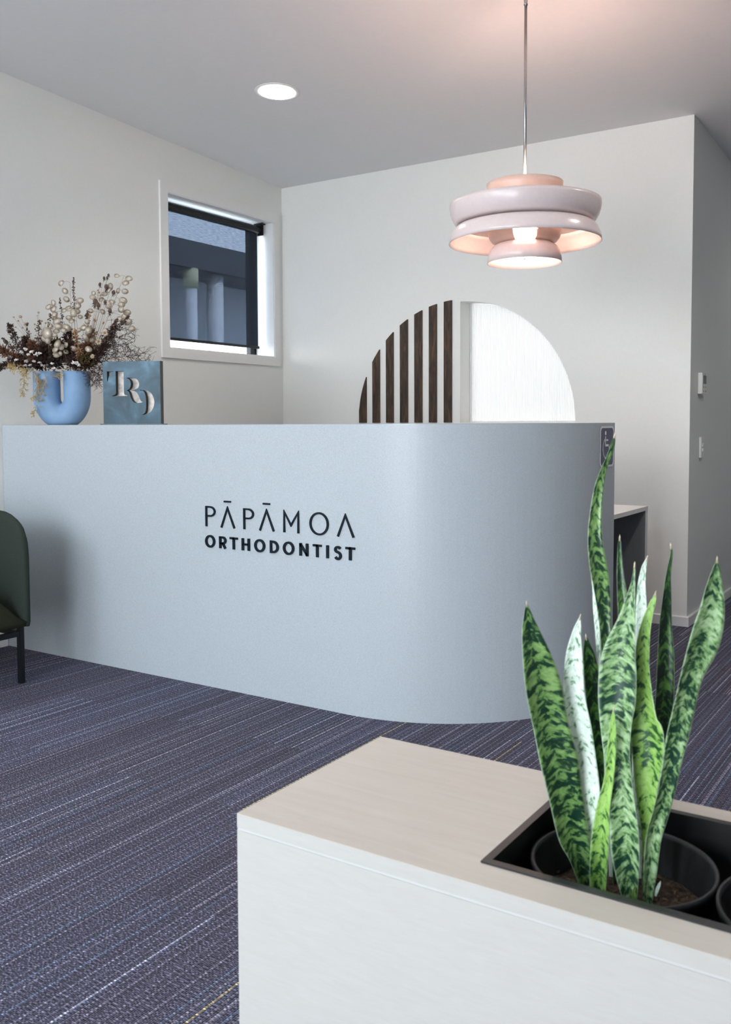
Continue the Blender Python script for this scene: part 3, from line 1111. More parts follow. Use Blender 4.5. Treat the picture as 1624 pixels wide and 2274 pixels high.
# ------------------------------------------------------------------ thermostat and switch on the passage wall
th = thing('thermostat', 'white wall thermostat with a small grey display above the light switch', 'thermostat', (XR, 5.53, 1.308))
bm = bmesh.new()
box(bm, XR + 0.0004, XR + 0.0255, 5.478, 5.584, 1.308, 1.428, 0.003)
part('case', bm, M_WHITEPL, th)
M_LCD = plain('grey_display', (0.10, 0.11, 0.085), rough=0.25, nscale=90, namt=0.1)
M_KEY = plain('olive_key_print', (0.30, 0.30, 0.19), rough=0.5, nscale=90, namt=0.05)
bm = bmesh.new()
box(bm, XR + 0.0256, XR + 0.0266, 5.497, 5.566, 1.366, 1.413)
part('display', bm, M_LCD, th)
bm = bmesh.new()
box(bm, XR + 0.0256, XR + 0.0262, 5.526, 5.542, 1.417, 1.4205)
part('maker_mark', bm, M_BLKPLAST, th)
for i, (yy, zz, w_) in enumerate(((5.505, 1.348, 0.014), (5.530, 1.348, 0.014), (5.556, 1.348, 0.014), (5.505, 1.324, 0.012), (5.530, 1.330, 0.012), (5.556, 1.324, 0.014))):
    bm = bmesh.new()
    box(bm, XR + 0.0256, XR + 0.0268, yy - w_ / 2, yy + w_ / 2, zz - 0.004, zz + 0.004, 0.0005)
    part('button', bm, M_KEY if i % 3 != 1 else M_WHITEPL, th)
sw = thing('light_switch', 'white wall switch plate with two rockers below the thermostat', 'switch', (XR, 5.56, 0.942))
bm = bmesh.new()
box(bm, XR + 0.0004, XR + 0.0135, 5.526, 5.598, 0.942, 1.062, 0.002)
part('plate', bm, M_WHITEPL, sw)
for zz in (0.987, 1.015):
    bm = bmesh.new()
    box(bm, XR + 0.0136, XR + 0.0185, 5.548, 5.578, zz - 0.009, zz + 0.009, 0.002)
    part('rocker', bm, M_WHITEPL, sw)

# ------------------------------------------------------------------ tub chair
M_FABRIC = plain('dark_green_wool', (0.036, 0.046, 0.038), rough=0.9, spec=0.15, nscale=900, namt=0.35, bump=0.25)
M_FABRIC2 = plain('olive_green_wool', (0.034, 0.038, 0.022), rough=0.9, spec=0.15, nscale=900, namt=0.35, bump=0.25)
ch = thing('tub_chair', 'dark green upholstered tub chair on slim black legs against the left wall', 'chair', (-3.80, 2.23, 0))
# shell: swept upright cushion, from the far arm round the back to the near arm
path = []
yfar, ynear, xfront, xback, rc = 2.572, 1.90, -3.462, -4.115, 0.20
for i in range(9):
    path.append((xfront + (xback + rc - xfront) * i / 8, yfar))
for i in range(1, 9):
    a = PI / 2 + PI / 2 * i / 8
    path.append((xback + rc + rc * math.cos(a), yfar - rc + rc * math.sin(a)))
for i in range(1, 6):
    path.append((xback, yfar - rc + (ynear + rc - yfar + rc) * i / 5))
for i in range(1, 9):
    a = PI + PI / 2 * i / 8
    path.append((xback + rc + rc * math.cos(a), ynear + rc + rc * math.sin(a)))
for i in range(1, 9):
    path.append((xback + rc + (xfront - xback - rc) * i / 8, ynear))
# refine the two front ends
ends = [0.0, 0.004, 0.014, 0.033, 0.050]
path = [(xfront - e_, yfar) for e_ in ends] + [(xfront - e_, yfar) for e_ in (0.075, 0.10, 0.14)] + path[3:-3] + [(xfront - e_, ynear) for e_ in (0.14, 0.10, 0.075)] + [(xfront - e_, ynear) for e_ in reversed(ends)]
path = [Vector((p[0], p[1], 0)) for p in path]
plen = len(path)
bm = bmesh.new()
rings = []
for i, p in enumerate(path):
    d = (path[min(i + 1, plen - 1)] - path[max(i - 1, 0)]).normalized()
    nrm = Vector((d.y, -d.x, 0))
    dist = min(abs(xfront - p.x), 0.6)
    # top edge: rounded front corner, then rising to the back
    cap = 0.21
    tab = [(0.0, 0.560), (0.004, 0.605), (0.014, 0.660), (0.033, 0.702), (0.060, 0.731), (0.100, 0.751), (0.140, 0.762), (0.205, 0.769), (0.7, 0.775)]
    for (da, za), (db, zb3) in zip(tab, tab[1:]):
        if da <= dist <= db:
            ztop = za + (zb3 - za) * (dist - da) / (db - da)
    zbot = 0.262
    w = 0.017
    sh = 1.0
    if dist < 0.014:
        sh = 0.35 + 0.65 * math.sqrt(max(0, 1 - ((0.014 - dist) / 0.014) ** 2))
    w *= sh
    loop = []
    prof2 = [(-w, zbot + 0.02), (-w, zbot + 0.15), (-w, (zbot + ztop) / 2), (-w, ztop - 0.035), (-w * 0.7, ztop - 0.010), (0, ztop), (w * 0.7, ztop - 0.010), (w, ztop - 0.035), (w, (zbot + ztop) / 2), (w, zbot + 0.15), (w, zbot + 0.02), (w * 0.6, zbot), (-w * 0.6, zbot)]
    for (u, z) in prof2:
        loop.append(bm.verts.new(p + nrm * u + Vector((0, 0, z))))
    rings.append(loop)
for a, b_ in zip(rings, rings[1:]):
    m_ = len(a)
    for k in range(m_):
        j = (k + 1) % m_
        bm.faces.new((a[k], a[j], b_[j], b_[k]))
bm.faces.new(rings[0])
bm.faces.new(list(reversed(rings[-1])))
part('shell', bm, M_FABRIC, ch, True)
# seat cushion, crowned, with a rounded front
bm = bmesh.new()
nu, nv = 22, 14
y0_, y1_ = 1.937, 2.562
x0_, x1_ = -4.07, -3.458
topv, botv = [], []
for i in range(nu + 1):
    rt, rb = [], []
    v_ = i / nu
    yy = y0_ + (y1_ - y0_) * v_
    edge = min(v_, 1 - v_) * (y1_ - y0_)
    crown = 0.272 + 0.155 * min(1.0, (edge / 0.16)) ** 0.80
    for j in range(nv + 1):
        u_ = j / nv
        xx = x0_ + (x1_ - x0_) * u_
        fr_ = max(0.0, (u_ - 0.93) / 0.07)
        dz = (1 - math.sqrt(max(0, 1 - fr_ ** 2))) * (crown - 0.285)
        rt.append(bm.verts.new((xx, yy, crown - dz)))
        rb.append(bm.verts.new((xx - (0.012 if j == nv else 0), yy, 0.262)))
    topv.append(rt)
    botv.append(rb)
for i in range(nu):
    for j in range(nv):
        bm.faces.new((topv[i][j], topv[i][j + 1], topv[i + 1][j + 1], topv[i + 1][j]))
        bm.faces.new((botv[i][j], botv[i + 1][j], botv[i + 1][j + 1], botv[i][j + 1]))
for i in range(nu):
    bm.faces.new((topv[i][0], topv[i + 1][0], botv[i + 1][0], botv[i][0]))
    bm.faces.new((topv[i][nv], botv[i][nv], botv[i + 1][nv], topv[i + 1][nv]))
for j in range(nv):
    bm.faces.new((topv[0][j], botv[0][j], botv[0][j + 1], topv[0][j + 1]))
    bm.faces.new((topv[nu][j], topv[nu][j + 1], botv[nu][j + 1], botv[nu][j]))
q = part('seat', bm, M_FABRIC2, ch, True)
q['label'] = 'crowned olive green seat cushion'
for xx, yy in ((-3.521, 2.572), (-3.521, 1.915), (-4.06, 2.572), (-4.06, 1.915)):
    bm = bmesh.new()
    box(bm, xx - 0.012, xx + 0.012, yy - 0.012, yy + 0.012, 0.0005, 0.261, 0.003)
    part('leg', bm, M_BLACKMET, ch)
bm = bmesh.new()
box(bm, -3.531, -3.511, 1.928, 2.559, 0.213, 0.236)
box(bm, -4.07, -4.05, 1.928, 2.559, 0.213, 0.236)
box(bm, -4.049, -3.532, 2.563, 2.581, 0.213, 0.236)
box(bm, -4.049, -3.532, 1.906, 1.924, 0.213, 0.236)
box(bm, -3.97, -3.61, 1.98, 2.50, 0.236, 0.261)
part('base_frame', bm, M_BLACKMET, ch)

# ------------------------------------------------------------------ planter box
PZ = 0.55
px0, px1, py0, py1 = -0.936, 0.85, 1.063, 1.479
lx0, lx1, ly0, ly1 = -0.5480, 0.62, 1.1195, 1.4325
pb = thing('planter_box', 'whitewashed timber planter box with a black trough let into its top', 'planter', ((px0 + px1) / 2, (py0 + py1) / 2, 0))
bm = bmesh.new()
prism(bm, [(px0, py0), (px1, py0), (px1, py1), (px0, py1)], [[(lx0 + 0.004, ly0 + 0.004), (lx1 - 0.004, ly0 + 0.004), (lx1 - 0.004, ly1 - 0.004), (lx0 + 0.004, ly1 - 0.004)]], lambda u, v, d: Vector((u, v, d)), PZ - 0.0012, PZ)
part('top_veneer', bm, M_OAK, pb)
bm = bmesh.new()
prism(bm, [(px0, py0), (px1, py0), (px1, py1), (px0, py1)], [[(lx0 + 0.004, ly0 + 0.004), (lx1 - 0.004, ly0 + 0.004), (lx1 - 0.004, ly1 - 0.004), (lx0 + 0.004, ly1 - 0.004)]], lambda u, v, d: Vector((u, v, d)), PZ - 0.0225, PZ - 0.0013)
part('top_panel', bm, M_OAKF, pb)
M_EDGE = plain('pale_edge_tape', (0.55, 0.54, 0.525), rough=0.35, nscale=30, namt=0.02)
bm = bmesh.new()
prism(bm, [(px0 + 0.0006, py0 + 0.0006), (px1 - 0.0006, py0 + 0.0006), (px1 - 0.0006, py1 - 0.0006), (px0 + 0.0006, py1 - 0.0006)], [[(px0 + 0.02, py0 + 0.02), (px1 - 0.02, py0 + 0.02), (px1 - 0.02, py1 - 0.02), (px0 + 0.02, py1 - 0.02)]], lambda u, v, d: Vector((u, v, d)), PZ - 0.0262, PZ - 0.0227)
part('edge_tape', bm, M_EDGE, pb)
for nm, a in (('front_panel', (px0, px1, py0, py0 + 0.018)), ('back_panel', (px0, px1, py1 - 0.018, py1)), ('side_panel', (px0, px0 + 0.018, py0 + 0.0185, py1 - 0.0185)), ('side_panel', (px1 - 0.018, px1, py0 + 0.0185, py1 - 0.0185))):
    bm = bmesh.new()
    box(bm, a[0], a[1], a[2], a[3], 0.0005, PZ - 0.0264)
    part(nm, bm, M_OAKF, pb)
M_LINER = plain('black_powder_coat', (0.014, 0.014, 0.015), rough=0.38, spec=0.5, nscale=200, namt=0.15)
bm = bmesh.new()
ro = [(lx0, ly0), (lx1, ly0), (lx1, ly1), (lx0, ly1)]
lip = 0.012
ri = [(lx0 + lip, ly0 + lip), (lx1 - lip, ly0 + lip), (lx1 - lip, ly1 - lip), (lx0 + lip, ly1 - lip)]
prism(bm, ro, [ri], lambda u, v, d: Vector((u, v, d)), PZ + 0.0003, PZ + 0.003)
rw = [(lx0 + 0.006, ly0 + 0.006), (lx1 - 0.006, ly0 + 0.006), (lx1 - 0.006, ly1 - 0.006), (lx0 + 0.006, ly1 - 0.006)]
prism(bm, rw, [ri], lambda u, v, d: Vector((u, v, d)), 0.305, PZ + 0.0003)
prism(bm, rw, [], lambda u, v, d: Vector((u, v, d)), 0.295, 0.305)
part('trough_liner', bm, M_LINER, pb)


# ------------------------------------------------------------------ pots
def soil_mat():
    m, t, b = mat('potting_soil')
    co = N(t, 'ShaderNodeTexCoord')
    nz = N(t, 'ShaderNodeTexNoise', i_Scale=120.0, i_Detail=6.0, i_Roughness=0.7)
    t.links.new(co.outputs['Object'], nz.inputs['Vector'])
    r = ramp(t, [(0.35, (0.012, 0.008, 0.006)), (0.52, (0.055, 0.034, 0.023)), (0.66, (0.13, 0.082, 0.052)), (0.8, (0.30, 0.20, 0.12))])
    t.links.new(nz.outputs[0], r.inputs[0])
    t.links.new(r.outputs[0], b.inputs['Base Color'])
    b.inputs['Roughness'].default_value = 0.95
    bp = N(t, 'ShaderNodeBump', i_Strength=0.9, i_Distance=0.004)
    t.links.new(nz.outputs[0], bp.inputs['Height'])
    t.links.new(bp.outputs[0], b.inputs['Normal'])
    return m


M_SOIL = soil_mat()
M_BARK = plain('bark_chip', (0.14, 0.082, 0.048), rough=0.9, nscale=60, namt=0.4)
M_YELLOW = plain('yellow_fertiliser_bead', (0.75, 0.42, 0.06), rough=0.5, nscale=60, namt=0.1)
POTZ = 0.305


def pot(cx, cy, label, seed):
    pt = thing('plant_pot', label, 'plant pot', (cx, cy, POTZ + 0.0005))
    z0 = 0.0
    hr = 0.53 - POTZ
    prof = [(0.0, z0), (0.098, z0), (0.121, hr - 0.020), (0.1245, hr - 0.018), (0.1285, hr - 0.006), (0.1280, hr), (0.1235, hr), (0.1215, hr - 0.006), (0.100, 0.006), (0.0, 0.006)]
    lathe_obj('pot_body', prof, M_BLKPLAST, pt, 64)
    rnd = random.Random(seed)
    zs = 0.472 - POTZ
    bm_ = bmesh.new()
    rings_ = []
    nr_, sg_ = 16, 60
    c0 = bm_.verts.new((0, 0, zs))
    for i in range(1, nr_ + 1):
        r_ = 0.1158 * i / nr_
        ring = []
        for k in range(sg_):
            a = 2 * PI * k / sg_
            p = Vector((r_ * math.cos(a), r_ * math.sin(a), 0))
            h = 0.004 * mnoise.noise(Vector((p.x * 40 + seed, p.y * 40, 0))) + 0.004 * mnoise.noise(Vector((p.x * 110, p.y * 110 + seed, 3)))
            ring.append(bm_.verts.new((p.x, p.y, zs + h - (0.006 if i == nr_ else 0))))
        rings_.append(ring)
    for k in range(sg_):
        bm_.faces.new((c0, rings_[0][k], rings_[0][(k + 1) % sg_]))
    for a, b__ in zip(rings_, rings_[1:]):
        for k in range(sg_):
            j = (k + 1) % sg_
            bm_.faces.new((a[k], b__[k], b__[j], a[j]))
    s = from_bm('soil', bm_, M_SOIL, pt, smooth=True)
    s['kind'] = 'stuff'
    bm_ = bmesh.new()
    for i in range(300):
        a, r_ = rnd.uniform(0, 2 * PI), 0.112 * math.sqrt(rnd.random())
        M_ = Matrix.Translation((r_ * math.cos(a), r_ * math.sin(a), zs + rnd.uniform(-0.001, 0.004))) @ Matrix.Rotation(rnd.uniform(0, 6.28), 4, Vector((rnd.random(), rnd.random(), rnd.random() + .1)).normalized())
        l_ = rnd.uniform(0.0006, 0.0020)
        box(bm_, -l_ * 1.6, l_ * 1.6, -l_ * .8, l_ * .8, -l_ * .4, l_ * .4, 0, M_)
    cpt = from_bm('bark_chips', bm_, M_BARK, pt)
    cpt['kind'] = 'stuff'
    return pt


p1 = pot(-0.3985, 1.2675, 'round black nursery pot holding the snake plant in the trough', 3)
bm = bmesh.new()
bmesh.ops.create_icosphere(bm, subdivisions=2, radius=0.0028, matrix=Matrix.Translation((0.078, -0.046, 0.472 - POTZ + 0.004)))
q = from_bm('fertiliser_bead', bm, M_YELLOW, p1, True)
q['label'] = 'yellow bead on the soil'
pot(-0.1405, 1.2640, 'second round black nursery pot cut off by the right edge, bare soil', 11)


# ------------------------------------------------------------------ snake plant
def leaf_mat(name, light, mid, dark, thr, rough=0.32):
    m, t, b = mat(name)
    uv = N(t, 'ShaderNodeUVMap')
    sp = N(t, 'ShaderNodeSeparateXYZ')
    t.links.new(uv.outputs[0], sp.inputs[0])
    oi = N(t, 'ShaderNodeObjectInfo')
    # broken, slightly V-shaped cross bands
    ab = N(t, 'ShaderNodeMath', operation='SUBTRACT')
    t.links.new(sp.outputs['X'], ab.inputs[0])
    ab.inputs[1].default_value = 0.5
    ab2 = N(t, 'ShaderNodeMath', operation='ABSOLUTE')
    t.links.new(ab.outputs[0], ab2.inputs[0])
    vv = N(t, 'ShaderNodeMath', operation='MULTIPLY_ADD')
    t.links.new(ab2.outputs[0], vv.inputs[0])
    vv.inputs[1].default_value = 0.022
    t.links.new(sp.outputs['Y'], vv.inputs[2])
    cx = N(t, 'ShaderNodeCombineXYZ')
    mx_ = N(t, 'ShaderNodeMath', operation='MULTIPLY')
    t.links.new(sp.outputs['X'], mx_.inputs[0])
    mx_.inputs[1].default_value = 3.4
    my_ = N(t, 'ShaderNodeMath', operation='MULTIPLY')
    t.links.new(vv.outputs[0], my_.inputs[0])
    my_.inputs[1].default_value = 105.0
    mz_ = N(t, 'ShaderNodeMath', operation='MULTIPLY')
    t.links.new(oi.outputs['Random'], mz_.inputs[0])
    mz_.inputs[1].default_value = 50.0
    t.links.new(mx_.outputs[0], cx.inputs[0])
    t.links.new(my_.outputs[0], cx.inputs[1])
    t.links.new(mz_.outputs[0], cx.inputs[2])
    nz = N(t, 'ShaderNodeTexNoise', i_Scale=1.0, i_Detail=4.0, i_Roughness=0.6, i_Distortion=0.5)
    t.links.new(cx.outputs[0], nz.inputs['Vector'])
    # large-scale variation of band density
    cx2 = N(t, 'ShaderNodeCombineXYZ')
    m2 = N(t, 'ShaderNodeMath', operation='MULTIPLY')
    t.links.new(sp.outputs['Y'], m2.inputs[0])
    m2.inputs[1].default_value = 11.0
    t.links.new(m2.outputs[0], cx2.inputs[1])
    t.links.new(mz_.outputs[0], cx2.inputs[2])
    nz2 = N(t, 'ShaderNodeTexNoise', i_Scale=1.0, i_Detail=2.0)
    t.links.new(cx2.outputs[0], nz2.inputs['Vector'])
    ma = N(t, 'ShaderNodeMath', operation='MULTIPLY_ADD')
    t.links.new(nz2.outputs[0], ma.inputs[0])
    ma.inputs[1].default_value = 0.30
    t.links.new(nz.outputs[0], ma.inputs[2])
    r = ramp(t, [(thr - 0.06, dark), (thr - 0.012, [0.7 * a + 0.3 * c for a, c in zip(dark, mid)]), (thr + 0.022, mid), (thr + 0.17, light)])
    t.links.new(ma.outputs[0], r.inputs[0])
    # paler margin
    er = ramp(t, [(0.455, (0, 0, 0)), (0.495, (1, 1, 1))])
    t.links.new(ab2.outputs[0], er.inputs[0])
    em = N(t, 'ShaderNodeMath', operation='MULTIPLY')
    t.links.new(er.outputs[0], em.inputs[0])
    em.inputs[1].default_value = 0.55
    mg = N(t, 'ShaderNodeMix', data_type='RGBA')
    t.links.new(em.outputs[0], mg.inputs['Factor'])
    t.links.new(r.outputs[0], mg.inputs['A'])
    mg.inputs['B'].default_value = (0.55, 0.68, 0.50, 1)
    t.links.new(mg.outputs['Result'], b.inputs['Base Color'])
    b.inputs['Roughness'].default_value = rough
    b.inputs['Specular IOR Level'].default_value = 0.5
    bp = N(t, 'ShaderNodeBump', i_Strength=0.12, i_Distance=0.001)
    t.links.new(nz.outputs[0], bp.inputs['Height'])
    t.links.new(bp.outputs[0], b.inputs['Normal'])
    return m


LM = {
    'green': leaf_mat('leaf_mid_green', (0.25, 0.40, 0.14), (0.125, 0.255, 0.070), (0.006, 0.032, 0.018), 0.645),
    'dark': leaf_mat('leaf_dark_green', (0.11, 0.25, 0.05), (0.050, 0.145, 0.030), (0.004, 0.022, 0.011), 0.68),
    'lime': leaf_mat('leaf_lime_green', (0.36, 0.58, 0.15), (0.22, 0.44, 0.085), (0.015, 0.070, 0.025), 0.59),
    'silver': leaf_mat('leaf_silver_green', (0.42, 0.58, 0.33), (0.17, 0.32, 0.11), (0.010, 0.045, 0.028), 0.625),
    'pale': leaf_mat('leaf_pale_sheen', (0.80, 0.88, 0.80), (0.60, 0.74, 0.60), (0.09, 0.24, 0.10), 0.565),  # bright window sheen on the leaves, painted as a pale colour
}
M_LEAFTIP = plain('dry_leaf_tip', (0.62, 0.52, 0.38), rough=0.7, nscale=80, namt=0.2)
LEAVES = {
 'L1': ('green', 25, [[-0.5281,1.225,0.8926,0.0013],[-0.5275,1.2268,0.8774,0.0103],[-0.5249,1.2301,0.8511,0.0239],[-0.5173,1.2347,0.8132,0.0401],[-0.5095,1.2399,0.7705,0.0505],[-0.5009,1.2467,0.7149,0.048],[-0.4901,1.2532,0.6615,0.052],[-0.4826,1.2588,0.6147,0.0476],[-0.4733,1.266,0.5542,0.0425],[-0.4639,1.27,0.5214,0.0301],[-0.4565,1.275,0.4797,0.0183]]),
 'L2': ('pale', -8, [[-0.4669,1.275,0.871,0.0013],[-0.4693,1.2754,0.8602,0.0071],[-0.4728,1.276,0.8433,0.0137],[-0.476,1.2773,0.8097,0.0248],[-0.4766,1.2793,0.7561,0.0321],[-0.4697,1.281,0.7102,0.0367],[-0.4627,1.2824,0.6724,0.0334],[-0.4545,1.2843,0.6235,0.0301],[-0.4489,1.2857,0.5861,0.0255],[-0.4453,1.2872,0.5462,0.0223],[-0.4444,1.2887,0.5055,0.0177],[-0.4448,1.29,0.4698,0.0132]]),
 'L3': ('dark', 10, [[-0.4795,1.335,0.8289,0.0014],[-0.4781,1.3353,0.8174,0.0095],[-0.4746,1.3359,0.7958,0.0189],[-0.4687,1.3371,0.7498,0.0237],[-0.462,1.3386,0.6956,0.0257],[-0.4571,1.3402,0.634,0.0244],[-0.4542,1.342,0.5647,0.019],[-0.4527,1.3438,0.4948,0.0136],[-0.4526,1.345,0.4488,0.0109]]),
 'L4': ('lime', -15, [[-0.4098,1.255,0.7517,0.0009],[-0.4106,1.2555,0.7419,0.0044],[-0.4113,1.2562,0.7281,0.0082],[-0.4124,1.2575,0.7013,0.0113],[-0.4145,1.2588,0.6748,0.0126],[-0.4182,1.2604,0.6412,0.0133],[-0.4249,1.262,0.6067,0.0185],[-0.4288,1.2639,0.5658,0.0244],[-0.4313,1.2657,0.5283,0.0251],[-0.4336,1.268,0.4784,0.0213]]),
 'L5': ('green', 20, [[-0.4472,1.36,1.1314,0.001],[-0.4494,1.3591,1.118,0.0054],[-0.4552,1.3578,1.0985,0.0074],[-0.4625,1.3566,1.0802,0.0081],[-0.4692,1.3548,1.0518,0.0135],[-0.4731,1.3521,1.0111,0.0169],[-0.4728,1.3496,0.9726,0.0216],[-0.4676,1.3474,0.9392,0.0257],[-0.463,1.3459,0.9174,0.0263],[-0.4574,1.3436,0.883,0.0215],[-0.4531,1.3413,0.8486,0.0168],[-0.4492,1.3389,0.8136,0.0168],[-0.443,1.3354,0.761,0.0187],[-0.4361,1.331,0.6955,0.02],[-0.4292,1.3252,0.6105,0.0199],[-0.4236,1.3194,0.5256,0.0172],[-0.4208,1.315,0.4602,0.0132]]),
 'L5b': ('pale', -25, [[-0.4781,1.352,0.9193,0.0014],[-0.4752,1.3513,0.9073,0.0034],[-0.4712,1.3503,0.8907,0.0075],[-0.4688,1.349,0.8673,0.0095],[-0.4661,1.3472,0.8371,0.0075],[-0.4638,1.3455,0.8069,0.0061],[-0.461,1.3441,0.7836,0.0047],[-0.4583,1.3428,0.7603,0.0034],[-0.452,1.3395,0.7039,0.0054],[-0.4432,1.3337,0.6046,0.0074],[-0.435,1.3279,0.5057,0.008],[-0.4322,1.325,0.4561,0.008]]),  # lit fold of the leaf above, built as a pale strip
 'L6': ('silver', -12, [[-0.3892,1.275,0.9529,0.0012],[-0.3896,1.2748,0.9422,0.0031],[-0.3908,1.2746,0.9258,0.0059],[-0.3943,1.2742,0.9002,0.0144],[-0.399,1.2738,0.8712,0.0255],[-0.4054,1.2733,0.8399,0.0398],[-0.4089,1.273,0.8165,0.0475],[-0.4096,1.2728,0.8011,0.0507],[-0.4102,1.2722,0.7619,0.0507],[-0.4113,1.2717,0.7296,0.0438],[-0.4097,1.2711,0.6861,0.0369],[-0.4013,1.2702,0.6253,0.0336],[-0.3974,1.2696,0.5875,0.0374],[-0.3942,1.269,0.545,0.0387],[-0.3907,1.2684,0.5078,0.0304],[-0.3877,1.268,0.4795,0.0203]]),
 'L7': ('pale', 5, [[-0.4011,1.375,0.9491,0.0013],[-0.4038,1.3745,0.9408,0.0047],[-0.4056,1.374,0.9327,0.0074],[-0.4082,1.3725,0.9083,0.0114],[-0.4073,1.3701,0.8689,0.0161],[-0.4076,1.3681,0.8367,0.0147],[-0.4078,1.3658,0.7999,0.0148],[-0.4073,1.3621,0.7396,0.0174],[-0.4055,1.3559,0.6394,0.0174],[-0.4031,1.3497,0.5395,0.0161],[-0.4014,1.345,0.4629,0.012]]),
 'L8': ('lime', -20, [[-0.3669,1.3,0.9109,0.0013],[-0.3693,1.2999,0.9005,0.0069],[-0.3748,1.2997,0.8827,0.0104],[-0.3796,1.2994,0.8611,0.014],[-0.3827,1.2992,0.8357,0.0172],[-0.3834,1.2988,0.8073,0.0188],[-0.3819,1.2986,0.7844,0.021],[-0.3801,1.2982,0.7537,0.0287],[-0.3785,1.2979,0.7301,0.0376],[-0.3747,1.2977,0.714,0.0471],[-0.3726,1.2973,0.6776,0.0414],[-0.3744,1.2968,0.6319,0.0287],[-0.372,1.2963,0.5869,0.0204],[-0.3692,1.2959,0.5505,0.0185],[-0.3713,1.2953,0.5017,0.0141],[-0.3712,1.295,0.4729,0.0109]]),
 'L9': ('dark', 15, [[-0.3671,1.375,0.9696,0.0013],[-0.3658,1.3745,0.9624,0.003],[-0.366,1.3739,0.9539,0.004],[-0.3693,1.3719,0.926,0.0073],[-0.3703,1.3699,0.8969,0.0125],[-0.3712,1.3677,0.8653,0.0165],[-0.371,1.366,0.8416,0.0191],[-0.3698,1.364,0.8141,0.0224],[-0.3692,1.3614,0.7767,0.025],[-0.3695,1.3593,0.7471,0.0264],[-0.3729,1.3546,0.6801,0.0257],[-0.3766,1.35,0.6135,0.0231],[-0.381,1.3449,0.5399,0.0172],[-0.3814,1.34,0.4706,0.0119]]),
 'L10': ('silver', 18, [[-0.2755,1.255,0.9717,0.0012],[-0.2758,1.2553,0.9652,0.0053],[-0.2771,1.2556,0.9574,0.0106],[-0.2795,1.2567,0.9339,0.0218],[-0.2825,1.2579,0.9054,0.0307],[-0.2877,1.259,0.8795,0.0374],[-0.2953,1.2603,0.8494,0.0394],[-0.3062,1.2616,0.8173,0.0324],[-0.3139,1.2629,0.7859,0.0296],[-0.3188,1.2639,0.7609,0.0291],[-0.327,1.2655,0.7225,0.0281],[-0.3341,1.2671,0.6832,0.0246],[-0.341,1.2687,0.6436,0.0241],[-0.351,1.2702,0.6034,0.0236],[-0.3587,1.2714,0.5724,0.0206],[-0.3633,1.2734,0.5228,0.0176],[-0.3651,1.275,0.4815,0.0114]]),
 'L11': ('dark', 0, [[-0.4427,1.375,0.9766,0.0014],[-0.4428,1.3746,0.9678,0.0048],[-0.4425,1.374,0.9563,0.0061],[-0.4404,1.3724,0.9218,0.0105],[-0.4363,1.3707,0.8869,0.0152],[-0.4318,1.3689,0.8507,0.0189],[-0.4271,1.3667,0.8039,0.0203],[-0.4224,1.3631,0.7301,0.0203],[-0.4185,1.3586,0.636,0.0175],[-0.4151,1.3537,0.5351,0.0135],[-0.4137,1.35,0.4574,0.0094]]),
 'S1': ('lime', 0, [[-0.3788,1.262,0.5034,0.0006],[-0.3803,1.262,0.4959,0.005],[-0.3805,1.262,0.4881,0.0069],[-0.3804,1.262,0.481,0.0057]]),
 'S2': ('lime', 30, [[-0.3836,1.255,0.5012,0.0006],[-0.3844,1.256,0.4948,0.0031],[-0.3828,1.2572,0.4876,0.0031],[-0.3817,1.258,0.483,0.0031]]),
 'S3': ('pale', 0, [[-0.3395,1.245,0.5278,0.0006],[-0.3416,1.245,0.5216,0.0037],[-0.3442,1.245,0.514,0.0043],[-0.3462,1.245,0.5052,0.0025]]),
}

LEAF_LABEL = {'pale': 'leaf painted pale for the light on it', 'dark': 'dark green leaf', 'lime': 'bright lime green leaf', 'silver': 'silver-green mottled leaf', 'green': 'mid green banded leaf'}
sp_ = thing('snake_plant', 'snake plant with tall upright banded green leaves in the black pot', 'plant', (-0.405, 1.29, 0.470))
TOCAM = Vector((0.30, -0.954, 0))


def catmull(P, t):
    n = len(P)
    i = min(int(t), n - 2)
    f_ = t - i
    p0, p1_, p2, p3 = P[max(i - 1, 0)], P[i], P[i + 1], P[min(i + 2, n - 1)]
    return [0.5 * (2 * b_ + (c - a) * f_ + (2 * a - 5 * b_ + 4 * c - d) * f_ ** 2 + (3 * b_ - a - 3 * c + d) * f_ ** 3) for a, b_, c, d in zip(p0, p1_, p2, p3)]


